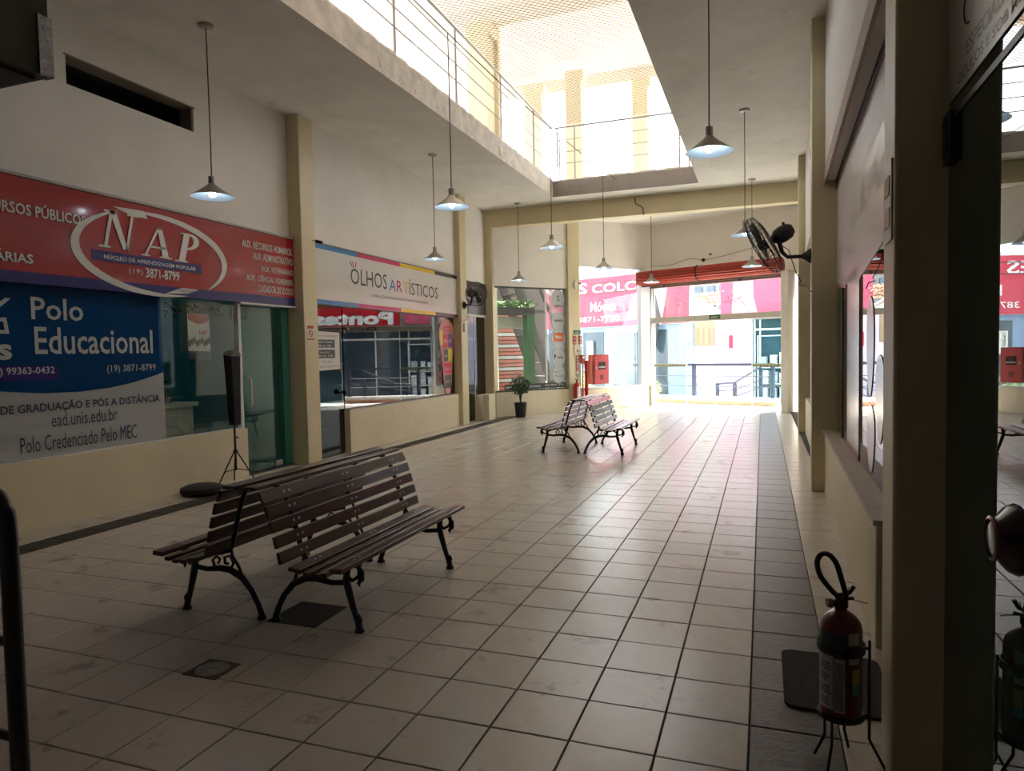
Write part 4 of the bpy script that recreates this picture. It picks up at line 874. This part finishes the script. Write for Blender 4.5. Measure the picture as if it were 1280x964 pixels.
o = MB().poly(P,[(2.48,3.28),(2.53,3.28),(2.53,3.48),(2.48,3.48)],-.004,.03).build('light_sensor', ALU, loc=tuple(AP(2.5,.08,3.3)), bevel=.004); tag(o,'small pale upright box high on the far pillar','sensor')
cctv(tuple(AP(2.62,.065,3.45)), (.5,-.8,-.3), 'small black camera high on the far pillar beside the pale box')
# standpipe, alarm, cabinet
p = AP(2.80,.12,0)
t = thing('fire_pipe', 'dark red standpipe rising beside the hose cabinet', 'pipe', tuple(p))
MB().tube([(p.x,p.y,0),(p.x,p.y,1.35)], .052, 14).build('pipe', TRED, t)
MB().lathe([(.062,0),(.065,.02),(.065,.05),(.055,.07)],16,(p.x,p.y,.55)).lathe([(.055,1.33),(.058,1.36),(.0,1.40)],16,(p.x,p.y,0)).build('pipe_collar', TRED, t)
q = AP(2.69,.10,0)
t = thing('fire_alarm', 'red alarm call box with white face above the standpipe', 'alarm', (q.x,q.y,1.3))
A_(2.64,2.75,.065,.13,1.28,1.52).build('box_body', TRED, t, bevel=.006); A_(2.665,2.725,.13,.137,1.42,1.48).build('face', WHITEV, t)
MB().tube([tuple(q+Vector((0,0,1.28))),tuple(q+Vector((0,0,.05)))],.018,10).build('conduit', TRED, t)
t = thing('hose_cabinet', 'red fire hose cabinet with a small window in front of the glass', 'cabinet', tuple(AP(3.2,.1,.7)))
A_(2.93,3.47,.02,.24,.72,1.52).build('cabinet_body', TRED, t, bevel=.006)
A_(2.97,3.46,.24,.255,.74,1.50).build('door', mat('cabinet_red',(.48,.035,.035),.35,var=.05), t, bevel=.004)
A_(3.10,3.34,.255,.260,1.12,1.32).build('window_pane', mat('dark_glass',(.05,.02,.02),.15), t)
for k in range(6): A_(3.16,3.27,.255,.262,.85+.022*k,.86+.022*k).build('vent_slot', mat('dark_glass',(0,0,0)), t)
A_(3.0,3.03,.255,.275,1.14,1.18).build('latch', STEEL, t)
letters('white_lettering', (AP(0,.262,0),PA[1],PA[2],PA[3]), [('INCÊNDIO',3.11,1.16,3.33,1.21,{'bold':.02})], WHITEV, t)
ep = AP(2.44,.17,0)
t = thing('fire_extinguisher', 'bright red extinguisher at the far pillar behind the far bench', 'extinguisher', (ep.x,ep.y,.20))
MB().lathe([(0,.22),(.085,.22),(.09,.23),(.09,.70),(.075,.75),(.03,.79),(.025,.82)],24,(ep.x,ep.y,0)).build('cylinder', mat('bright_red',(.42,.015,.015),.25,coat=.4), t)
MB().lathe([(.025,.82),(.03,.83),(.03,.86),(0,.87)],12,(ep.x,ep.y,0)).tube([(ep.x,ep.y,.86),(ep.x+.06,ep.y-.02,.92)],.008,6).tube([(ep.x,ep.y,.85),(ep.x-.05,ep.y-.02,.90)],.008,6).build('valve', BLACK, t)
vs = []; a0 = math.atan2(CAMP.y-ep.y, CAMP.x-ep.x)
for i in range(9): a = a0+.1+1.1*i/8; vs += [(ep.x+.0908*math.cos(a),ep.y+.0908*math.sin(a),.34),(ep.x+.0908*math.cos(a),ep.y+.0908*math.sin(a),.68)]
MB().add(vs,[(2*i,2*i+2,2*i+3,2*i+1) for i in range(8)]).build('white_label', WHITEV, t, smooth=False)
MB().box((ep.x-.09,ep.y-.09,0),(ep.x+.09,ep.y+.09,.02)).tube([(ep.x-.07,ep.y,.02),(ep.x-.07,ep.y,.22)],.008,6).tube([(ep.x+.07,ep.y,.02),(ep.x+.07,ep.y,.22)],.008,6).build('foot_stand', BLACK, t)

# potted plant
pp = Vector((-5.62,13.25,0))
t = thing('potted_plant', 'small leafy shrub in a black pot at the foot of the third left pillar', 'plant', tuple(pp))
MB().lathe([(0,0),(.12,0),(.125,.02),(.16,.36),(.165,.37),(.15,.375),(.14,.33),(0,.33)],24,pp).build('pot', BLACK, t)
MB().lathe([(0,.34),(.14,.342)],16,pp).build('soil', mat('soil',(.03,.02,.015),.9), t)
mb = MB()
for i in range(7):
    a = random.random()*6.28; mb.tube([pp+Vector((0,0,.33)), pp+Vector((.03*math.cos(a),.03*math.sin(a),.55)), pp+Vector((.12*math.cos(a),.12*math.sin(a),.78))],[.012,.009,.004],6)
mb.build('stem', mat('stem_brown',(.05,.03,.02),.8), t)
LEAF = mat('leaf_green', (.035,.10,.02), .45, var=.4, vscale=20)
def leaves(mb, c, rr, n, s, squash=1.0):
    for i in range(n):
        d = Vector((random.gauss(0,1),random.gauss(0,1),random.gauss(0,1))).normalized(); q = Vector(c)+Vector((d.x*rr,d.y*rr,d.z*rr*squash))*random.random()**.4
        X = Vector((random.gauss(0,1),random.gauss(0,1),random.gauss(0,.6))).normalized(); Y = X.orthogonal().normalized(); Z = X.cross(Y)
        mb.add([q-X*s, q-Y*s*.38, q+X*s, q+Y*s*.38, q+Z*s*.15-X*s*.1],[(0,1,4),(1,2,4),(2,3,4),(3,0,4)])
mb = MB(); leaves(mb, pp+Vector((0,0,.80)), .26, 420, .05, 1.0); o = mb.build('foliage', LEAF, t, smooth=False); o['kind'] = 'stuff'
# things in front of the third shop
o = MB().box((-6.28,12.35,0),(-6.10,12.75,.62)).build('low_counter', CREAM, loc=(-6.2,12.5,0), bevel=.01); tag(o,'low cream counter block before the far glass door under the black sign','counter')

# ---- entrance: frame, leaves, shutter
d5 = thing('door_1', 'wide glazed street entrance with a beam across it', 'door', tuple(JP(2,0,0))); d5['kind'] = 'structure'
FRM = mat('entrance_frame_beige', (.48,.45,.40), .55, var=.1)
J_(0,.06,-.06,.06,0,3.45).build('jamb', FRM, d5); J_(.10,.14,-.03,.03,0,3.4).build('jamb', ALU, d5); J_(0,LJ,-.06,.06,2.38,2.54).build('transom_beam', FRM, d5); J_(-.1,LJ,-.10,.10,3.38,3.50).build('head_rail', mat('rusty_head',(.20,.15,.13),.7,var=.4,vscale=12), d5)
J_(-.12,-.02,-.14,.14,0,3.4).build('shutter_guide', mat('rusty_head',(0,0,0)), d5)
J_(3.88,LJ,-.05,.05,0,3.4).build('jamb', FRM, d5)
for a, b in ((.14,1.9),(1.906,3.88)): J_(a,b,-.004,.004,2.54,3.38).build('window_pane', G_CLEAR, d5)
J_(.14,1.14,-.004,.004,.06,2.36).build('door_pane', G_CLEAR, d5); J_(.14,1.14,-.02,.02,0,.06).build('bottom_rail', ALU, d5)
J_(3.04,3.88,-.004,.004,.06,2.36).build('door_pane', glass('greenish_glass',(.80,.93,.93)), d5)
MB().tube([tuple(JP(1.14,0,.02)),tuple(JP(1.14,0,2.38))],.014,8).build('door_stile', ALU, d5)
MB().tube([tuple(JP(3.02,0,.02)),tuple(JP(3.02,0,2.38))],.012,8).build('door_stile', ALU, d5)
BAR = mat('brass_green_bar', (.40,.40,.28), .4, metal=.3)
for a, b in ((.14,1.14),(3.04,3.9)):
    mb = MB(); J_(a,b,-.06,-.035,1.13,1.21,mb); mb.build('push_bar', BAR, d5)
    for k in range(int((b-a)/.09)): J_(a+.03+k*.09,a+.07+k*.09,-.066,-.060,1.145,1.165).build('bar_stud', BLACK, d5)
P = (JP(0,-.065,0), PJ[1], PJ[2], PJ[3])
t = thing('exit_sign', 'small green and white exit sign on the beam over the entrance', 'sign', tuple(JP(2,-.065,2.42)))
J_(1.86,2.16,-.078,-.062,2.42,2.53).build('plate', mat('exit_green',(0,0,0)), t)
letters('white_lettering', (JP(0,-.079,0), PJ[1], PJ[2], PJ[3]), [('SAÍDA',1.91,2.445,2.11,2.505,{'bold':.02})], WHITEV, t)
P = (JP(0,-.008,0), PJ[1], PJ[2], PJ[3])
t = thing('transom_script', 'thin dark handwritten lettering seen reversed on the transom glass', 'lettering', tuple(JP(2.4,-.008,2.9)))
def stroke(pts, mirror=None):
    q = [P[0]+P[1]*(x if mirror is None else 2*mirror-x)+P[2]*y+P[3]*.004 for x, y in pts]; return smooth_path([tuple(v_) for v_ in q],5)
mb = MB()
mb.tube(stroke([(2.85,2.72),(2.72,2.90),(2.62,3.00),(2.52,3.04),(2.48,2.98),(2.58,2.92),(2.70,2.93),(2.72,3.01),(2.64,3.06)]),.008,5)
mb.build('script', TXT, t); mb = MB()
mb.tube(stroke([(2.62,2.88),(2.56,2.84),(2.52,2.92),(2.46,2.84),(2.42,2.95),(2.36,3.02),(2.40,2.86),(2.34,2.84),(2.32,2.90),(2.27,2.84),(2.22,2.88),(2.18,2.84),(2.12,2.90)]),.007,5)
mb.build('script', TXT, t); mb = MB()
mb.tube(stroke([(1.85,2.78),(1.80,2.94),(1.76,3.02),(1.70,3.00),(1.72,2.88),(1.66,2.84),(1.62,2.92),(1.56,2.84),(1.50,2.90),(1.44,2.84)]),.007,5)
mb.build('script', TXT, t); mb = MB()
mb.tube(stroke([(1.0,2.83),(.95,2.90),(.92,2.82),(.88,2.92),(.84,2.86)]),.006,5)
mb.build('script', TXT, t)
# roller shutter
t = thing('roller_shutter', 'rolled-up red steel roller shutter above the entrance', 'shutter', tuple(JP(2,-.2,3.45)))
RS = mat('shutter_red', (.42,.045,.025), .45, var=.25, vscale=8, rnd=.12)
cz, cv, R_s = 3.64, -.46, .185
n_ = 18
for k in range(n_):
    a0_, a1_ = 2*PI*k/n_, 2*PI*(k+1)/n_; vs = []
    for u in (-.06, LJ-.02):
        for a, r in ((a0_,R_s-.012),(a0_+.06,R_s+.004),((a0_+a1_)/2,R_s+.014),(a1_-.06,R_s+.004),(a1_,R_s-.012),((a0_+a1_)/2,R_s-.03)):
            p = JP(u, cv+r*math.cos(a), cz+r*math.sin(a)); vs.append(p)
    MB().add(vs,[tuple(range(6))[::-1],tuple(range(6,12))]+[(i,(i+1)%6,6+(i+1)%6,6+i) for i in range(6)]).build('shutter_slat', RS, t)
MB().tube([tuple(JP(-.055,cv,cz)),tuple(JP(LJ-.03,cv,cz))],R_s-.02,24).build('drum', RS, t)
J_(-.08,-.06,cv-.18,-.1,cz-.18,cz+.18).build('end_bracket', mat('rusty_head',(0,0,0)), t)
J_(-.02,LJ-.04,cv+.02,cv+.06,cz-.24,cz-.18).build('bottom_bar', mat('rusty_head',(0,0,0)), t)
mb = MB(); mb.tube([tuple(JP(1.75,cv+(R_s+.03)*math.cos(a),cz+(R_s+.03)*math.sin(a))) for a in [1.9+i*.25 for i in range(13)]],.016,6); mb.build('strap', BLACK, t)
for u in (.7,2.9): MB().lathe([(.03,0),(.03,.06),(0,.065)],10,tuple(JP(u,cv+.0,cz-.24)),(0,0,-1)).build('bolt', BLACK, t)
# loose wires on the walls
def wire(pts, label, r=.006):
    o = MB().tube(smooth_path(pts,5), r, 5).build('wall_wire', CORD, loc=pts[0]); tag(o, label, 'wire')
wire([tuple(JP(.02,-.115,4.02)),tuple(JP(.7,-.12,3.98)),tuple(JP(1.3,-.12,4.10)),tuple(JP(1.7,-.12,4.03)),tuple(JP(2.2,-.12,4.06)),tuple(JP(2.9,-.12,4.16)),tuple(JP(3.6,-.12,4.28))], 'thin drooping wire on the wall above the roller shutter')
wire([(-2.7,13.11,5.12),(-2.68,13.105,4.98),(-2.60,13.10,4.93),(-2.52,13.10,4.86),(-2.50,13.09,4.70)], 'short tangled black wire on the ochre beam', .012)
wire([tuple(RP(8.0,.006,4.95)),tuple(RP(7.6,.008,4.4)),tuple(RP(8.4,.008,4.35)),tuple(RP(9.0,.008,4.75))], 'thin wire looping on the white right wall above the fan', .004)
o = MB().lathe([(.03,0),(.05,.02),(.04,.06),(0,.07)],14,tuple(JP(1.72,-.1,4.02)),(-nJ.x,-nJ.y,0)).build('junction_box', BLACK, loc=tuple(JP(1.72,-.1,4.02))); tag(o,'small black junction piece above the roller shutter','box')
cctv(tuple(JP(1.95,-.105,4.16)), (-.2,-1,-.2), 'small camera on the white wall above the roller shutter')
o = MB().lathe([(.05,0),(.05,.03),(.03,.05),(0,.05)],16,tuple(RP(13.6,.0,3.30)),(-1,0,0)).build('alarm_bell', BLACK, loc=tuple(RP(13.6,.0,3.30))); tag(o,'small round black fitting on the wall right of the shutter','bell')

# ================================================================ STREET
def E(u0,u1,v0,v1,z0,z1,mb=None): return J_(u0,u1,v0,v1,z0,z1,mb)
XW = mat('render_white', (.80,.79,.76), .8, var=.05)
XB = mat('render_light_blue', (.28,.38,.56), .9, spec=.1); XL = mat('render_lilac', (.50,.48,.62), .9, spec=.1); XC = mat('render_beige', (.30,.24,.16), .9, var=.1)
struct(E(-30,30,.06,1.55,-.6,.0).build('pavement', mat('pavement_concrete',(.74,.71,.67),.8,var=.15,vscale=4)))
struct(E(-30,30,-6,9,-.75,-.6).build('street', mat('asphalt',(.16,.16,.16),.9,var=.2,vscale=6)))
MB_ = E(-.9,3.2,1.15,1.45,0,.22); o = MB_.build('kerb', XW); struct(o)
o = E(-.9,3.2,1.10,1.15,0,.10).build('kerb', mat('brick_strip',(.50,.25,.15),.8,var=.3,vscale=10)); struct(o)
RAIL2 = mat('navy_steel', (.035,.045,.08), .45)
t = thing('street_railing', 'dark blue steel railing on the kerb outside the entrance', 'railing', tuple(JP(.7,1.3,.2)))
E(-.8,3.1,1.27,1.33,1.12,1.19).build('handrail', RAIL2, t)
for z in (.52,.82): MB().tube([tuple(JP(-.8,1.3,z)),tuple(JP(3.1,1.3,z))],.012,8).build('bar', RAIL2, t)
for u in (-.75,.70,3.05): E(u-.05,u+.05,1.25,1.35,.2,1.14).build('post', RAIL2, t)
t = thing('ramp_railing', 'dark blue handrail sloping down from the kerb railing to the street', 'railing', tuple(JP(1.5,1.8,-.2)))
MB().tube([tuple(JP(2.75,1.5,1.15)),tuple(JP(1.60,2.1,.60)),tuple(JP(1.0,2.1,.55))],.032,8).build('handrail', RAIL2, t)
for h in (.22,.42): MB().tube([tuple(JP(3.2,1.5,1.15-h)),tuple(JP(1.60,2.1,.60-h)),tuple(JP(1.0,2.1,.55-h))],.012,8).build('bar', RAIL2, t)
for u, v_, zt in ((1.60,2.1,.58),(1.05,2.1,.54),(2.6,1.58,1.05)): E(u-.045,u+.045,v_-.045,v_+.045,-.6,zt).build('post', RAIL2, t)

# opposite buildings (street side plane v = 9)
def EP(v_): return (JP(0,v_,0), PJ[1], PJ[2], PJ[3])
PINK = mat('sign_red_street', (.60,.085,.13), .9, spec=.05)
STG = mat('street_glass', (.05,.08,.11), .08, var=.4, vscale=1.5)
b = thing('shop_building', 'corner shop with the large pink and white mattress store sign', 'building', tuple(JP(-8,9.5,-.6)))
E(-16,-3.35,9.1,14,-.6,2.75).build('wall', XB, b)
E(-16,-3.42,9.1,9.35,2.75,5.15).build('upper_wall', XW, b)
E(-16,-3.35,8.95,9.1,2.72,5.12).build('sign_board', mat('sign_white_street',(.85,.83,.84),.5), b)
P9 = EP(8.945)
MB().poly(P9, [(-16,2.73),(-6.6,2.73),(-5.9,3.9),(-5.6,5.0),(-16,5.0)], 0).build('pink_field', PINK, b, smooth=False)
MB().poly(P9, [(-6.75,2.73),(-5.9,2.73),(-5.6,5.0),(-5.9,4.4)], .004).build('light_pink_field', mat('sign_pink_street',(.70,.18,.24),.9, spec=.05), b, smooth=False)
MB().poly(P9, [(-4.75,2.73),(-3.45,2.73),(-3.40,5.0),(-4.35,5.0)], 0).build('pink_field', PINK, b, smooth=False)
letters('white_lettering', P9, [('PONTES',-12.9,4.28,-8.62,4.80,{'bold':.02}),('COLCHÕES',-8.35,4.28,-3.75,4.80,{'bold':.02}),('Móveis',-8.45,3.44,-7.05,3.88,{'bold':.008}),('(19) 3871-7770',-10.2,2.90,-6.85,3.22,{'bold':.008})], mat('sign_white_street',(0,0,0)), b, .03)
for u0, u1 in ((-16,-12.5),(-12.0,-9.6),(-9.0,-7.85),(-7.3,-6.05),(-5.3,-4.55)): E(u0,u1,9.06,9.12,-.55,2.5).build('shop_glass', STG, b)
E(-7.3,-6.05,9.03,9.06,2.42,2.50).build('blind_box', XW, b)
letters('glass_lettering', EP(9.05), [('CAMA BOX',-7.1,1.05,-6.3,1.2,{'bold':.02}),('COLCHÕES',-7.1,.75,-6.3,.9,{'bold':.02})], mat('sign_white_street',(0,0,0)), b)
E(-8.7,-8.35,8.9,8.95,1.2,2.1).build('banner', XW, b)
letters('banner_lettering', EP(8.89), [(c,-8.6,1.95-.13*k,-8.45,2.05-.13*k) for k, c in enumerate('OFERTA')], TXT, b)
MB().poly(EP(8.85), [(-5.35,4.4),(-5.35,2.0),(-5.05,1.5),(-4.85,2.6),(-4.72,3.0),(-5.08,4.4)], 0, .35).build('awning_fin', mat('grey_canvas',(.10,.105,.11),.9,spec=.1), b)
b2_ = thing('white_building', 'white rendered building with narrow slot windows and a tiled roof', 'building', tuple(JP(-2.5,9.5,-.6)))
MB().add([JP(u,v_,z) for v_ in (9.2,9.6) for u, z in ((-3.35,-.6),(-1.4,-.6),(-1.4,2.98),(-2.05,2.98),(-3.35,3.75))],[(0,1,2,3,4),(9,8,7,6,5),(0,5,6,1),(1,6,7,2),(2,7,8,3),(3,8,9,4),(4,9,5,0)]).build('wall', XW, b2_)
E(-3.35,-1.4,13.0,13.4,-.6,3.2).build('rear_wall', XW, b2_)
E(-3.3,-2.3,9.14,9.2,1.75,2.78).build('slot_panel', XC, b2_)
for u in (-3.2,-2.95,-2.7,-2.47): E(u,u+.07,9.12,9.16,1.78,2.5).build('slot', mat('slot_brown',(.28,.20,.13),.8), b2_)
E(-3.75,-3.42,8.98,9.1,1.9,2.75).build('meter_panel', XW, b2_); E(-3.66,-3.5,8.95,8.98,2.05,2.2).build('meter', mat('meter_grey',(.45,.52,.48),.5), b2_)
RF = mat('roof_tile_orange', (.20,.062,.022), .8, var=.35, vscale=9, rnd=.12)
G0 = -3.4
for r in range(7):
    for c_ in range(11):
        u = -5.2+c_*.26; z = 2.98+r*.17; v_ = 9.72+r*.33
        if z < 3.35+max(0,(0)): continue
        mb = MB(); n_s = 5; vs = []
        for j in range(n_s+1):
            a = PI*j/n_s; vs += [JP(u-.12*math.cos(a), v_, z+.05*math.sin(a)), JP(u-.10*math.cos(a), v_+.40, z+.18+.04*math.sin(a))]
        mb.add(vs,[(2*j,2*j+2,2*j+3,2*j+1) for j in range(n_s)]).build('roof_tile', RF, b2_)
E(-5.4,-2.3,9.75,13.4,2.80,2.94).build('roof_deck', XC, b2_)
MB().add([JP(-3.45,9.12,3.90),JP(-1.9,9.12,2.98),JP(-1.9,9.12,2.86),JP(-3.45,9.12,3.76),JP(-3.45,9.3,3.90),JP(-1.9,9.3,2.98),JP(-1.9,9.3,2.86),JP(-3.45,9.3,3.76)],[(0,1,2,3),(4,7,6,5),(0,4,5,1),(3,2,6,7),(0,3,7,4),(1,5,6,2)]).build('gable_board', mat('grey_board',(.42,.38,.36),.8), b2_)
b3 = thing('apartment_block', 'distant pale block with a grid of windows above the tiled roof', 'building', tuple(JP(-3,26,-.6)))
E(-14.0,-6.5,26,30,-.6,9.5).build('wall', mat('block_beige',(.17,.16,.15),.9), b3)
for r in range(8):
    for c_ in range(8): E(-13.7+c_*.9,-13.15+c_*.9,25.9,26,1.2+r*1.0,1.8+r*1.0).build('window', mat('window_greyblue',(.06,.08,.11),.3), b3)
b4 = thing('lilac_shop', 'lilac walled shop with glass front and pink fascia across the street', 'building', tuple(JP(0,9.2,-.6)))
E(-2.3,-.75,8.95,9.2,-.6,2.95).build('lilac_wall', XL, b4)
E(-1.4,9,9.2,14,-.6,4.6).build('wall', XW, b4)
E(-1.96,2.0,8.75,8.95,3.0,4.3).build('fascia_board', mat('fascia_pink',(.62,.12,.20),.9,spec=.05), b4)
MB().poly(EP(8.745), [(-1.5,3.0),(-.45,3.0),(-.6,3.6),(-.62,4.3),(-1.42,4.3)], 0).build('pale_pink_field', mat('fascia_pale',(.68,.34,.40),.9,spec=.05), b4, smooth=False)
for k in range(14): E(-1.96,2.0,8.735,8.75,3.05+k*.088,3.062+k*.088).build('fascia_rib', mat('fascia_pink',(0,0,0)), b4)
E(-.70,9,9.12,9.18,-.5,2.9).build('shop_glass', STG, b4)
E(-.70,9,9.02,9.12,2.30,2.38).build('transom', XW, b4); 
for u in (-.72,-.5,.55,1.8,3.3): E(u,u+.05,9.04,9.12,-.5,2.9).build('mullion', XW, b4)
E(2.2,6.4,8.75,8.95,2.93,3.75).build('fascia_board', mat('fascia_deep_red',(.50,.02,.03),.9,spec=.05), b4)
letters('white_lettering', EP(8.74), [('Pontes',2.45,2.98,6.0,3.58,{'bold':.05})], mat('sign_white_street',(0,0,0)), b4, .01)
E(-.5,7,8.0,8.9,2.72,2.90).build('canopy_beam', mat('canopy_grey',(.25,.25,.24),.7), b4)
E(2.0,6.4,8.9,12.5,3.75,3.9).build('tiled_roof_edge', mat('roof_tile_orange',(0,0,0)), b4)
t = thing('red_cylinder_lamp', 'bright red cylinder hanging before the lilac wall across the street', 'lamp', tuple(JP(-1.47,8.6,2.8)))
MB().lathe([(0,1.62),(.08,1.62),(.08,2.14),(0,2.14)],18,tuple(JP(-1.47,8.6,0))).build('cylinder', mat('bright_red_lamp',(.75,.02,.06),.4), t)
MB().tube([tuple(JP(-1.47,8.6,2.14)),tuple(JP(-1.47,8.6,3.05))],.012,6).build('cord', CORD, t)
# goods in the shop window
names_ = ['grey blue','pale','dark slate','greenish','white']
cols_ = [(.55,.6,.68),(.75,.76,.78),(.35,.42,.48),(.62,.66,.60),(.7,.68,.72)]
for k in range(18):
    u = -.35+(k%6)*.36; z = -.35+(k//6)*.62; h = .32+random.random()*.25; wd = .2+random.random()*.1
    o = E(u,u+wd,8.80,8.98,z,z+h).build('display_box', mat('display_%d'%(k%5), cols_[k%5], .6), loc=tuple(JP(u,8.9,z)), bevel=.01)
    tag(o,'%s box, %s shelf of the street rack, %s from its left end' % (names_[k%5], ['bottom','middle','top'][k//6], ['first','second','third','fourth','fifth','sixth'][k%6]),'box','boxed goods on the street rack')
t = thing('display_rack', 'white display rack with shelves before the shop across the street', 'rack', tuple(JP(.7,8.9,-.6)))
for z in (-.37,.25,.87): E(-.45,1.85,8.72,9.0,z-.03,z).build('shelf', ALU, t)
for u in (-.45,.65,1.8): E(u,u+.04,8.72,8.76,-.6,2.1).build('post', ALU, t)
E(-.45,1.85,8.72,8.76,2.06,2.10).build('top_bar', ALU, t)
# greenery by the window
for k,(u,v_,rr,z,lab) in enumerate(((-6.6,5.5,.75,.35,'pale green shrub outside the tall window, right of the red hose cabinet'),(-3.6,6.0,.42,.1,'small shrub beyond the left door leaf'),(-8.3,5.6,.5,.0,'low white-flowered shrub directly behind the hose cabinet'))):
    c_ = JP(u,v_,-.6); t = thing('street_shrub', lab, 'shrub', tuple(c_))
    mb = MB(); leaves(mb, JP(u,v_,z), rr, 700, .07, .9); o = mb.build('foliage', mat('sunlit_leaf',(.30,.42,.12),.5,var=.4,vscale=8) if k < 2 else mat('pale_leaf',(.55,.62,.42),.5), t, smooth=False); o['kind'] = 'stuff'
    mb = MB()
    for i in range(5): a = i*1.3; mb.tube([c_, c_+Vector((rr*.4*math.cos(a),rr*.4*math.sin(a),z+.6))],[.02,.008],5)
    mb.build('stem', mat('stem_brown',(0,0,0)), t)
# overhead street cables
for k, z in enumerate((4.05,4.45)):
    o = MB().tube([tuple(JP(-12+i*2.4,6.5,z-.0004*(i-5)**2)) for i in range(11)],.02,6).build('street_cable', CORD, loc=tuple(JP(-12,6.5,z))); tag(o,['lower','upper'][k]+' power cable running across the street view behind the transom glass','cable')
# steel stair, planter and green pillar outside the first bay
STB = mat('stair_dark_steel', (.06,.05,.048), .5, var=.2)
def AE(u0,u1,v0,v1,z0,z1,mb=None): return A_(u0,u1,v0,v1,z0,z1,mb)
t = thing('steel_stair', 'dark steel stair slanting down behind the plant window', 'stair', tuple(AP(2.4,-1.4,0)))
for v_ in (-1.2,-2.0):
    a = AP(1.15,v_,4.3); b_ = AP(2.85,v_,.0); d_ = (b_-a); mb = MB(); q = Vector((dA.x,dA.y,0)).cross(Vector((0,0,1))).normalized(); dd = d_.normalized(); nn = dd.cross(q).normalized()
    mb.obox((a+b_)/2, d_/2, q*.03, nn*.12); mb.build('stringer', STB, t)
a = AP(1.75,-1.15,4.3); b_ = AP(2.85,-1.15,2.0); MB().tube([tuple(a),tuple(b_),tuple(AP(2.86,-1.15,.2))],.055,8).build('handrail', STB, t)
for k in range(11):
    f = k/10; p = AP(1.3+1.5*f,0,4.0-3.85*f); A_(1.16+1.5*f,1.46+1.5*f,-2.0,-1.2,3.98-3.85*f,4.01-3.85*f).build('tread', STB, t)
t = thing('planter', 'black planter trough with green plants behind the window', 'planter', tuple(AP(1.2,-1.2,2.65)))
A_(.55,1.94,-1.35,-1.05,2.64,2.84).build('trough', BLACK, t)
mb = MB()
for i in range(6): leaves(mb, AP(.7+.22*i,-1.2,2.92), .17, 110, .06, .9)
o = mb.build('foliage', mat('planter_leaf',(.10,.22,.05),.5,var=.3), t, smooth=False); o['kind'] = 'stuff'
o = A_(1.70,1.93,-1.32,-1.08,0,2.64).build('green_pillar', mat('artificial_hedge',(.015,.12,.035),.8,var=.6,vscale=40,bump=1,bscale=60), loc=tuple(AP(1.8,-1.2,0))); tag(o,'bright green leafy clad pillar under the black planter','pillar')
t = thing('planter_wall', 'pale grey lintel panel under the black planter', 'panel', tuple(AP(1,-1.3,2.3)))
A_(.4,1.70,-1.40,-1.30,2.28,2.60).build('panel', mat('grey_panel',(.36,.38,.33),.7), t)
A_(-.2,3.0,-3.6,-3.5,0,5).build('backdrop', mat('shade_wall',(.20,.15,.12),.8), t) if False else None
t = thing('folding_shutter', 'red brown slatted shutters behind the plant window', 'shutter', tuple(AP(1,-2.8,0)))
A_(-.4,3.5,-2.98,-2.9,-.5,4.6).build('dim_interior_sheet', mat('shade_brown',(.09,.07,.06),.8), t)  # dark sheet added behind the slats in place of the dim interior
for k in range(26): A_(-.3,2.7,-2.86,-2.80,.05+k*.115,.14+k*.115).build('shutter_slat', mat('slat_redbrown' if k%3 else 'slat_grey', (.38,.12,.08) if k%3 else (.45,.42,.40), .6, var=.2), t)
struct(A_(-3,1.2,-8,-7.8,-.6,5).build('wall_outer', XC))
for o in bpy.data.objects:
    if '_loc' in o: del o['_loc']
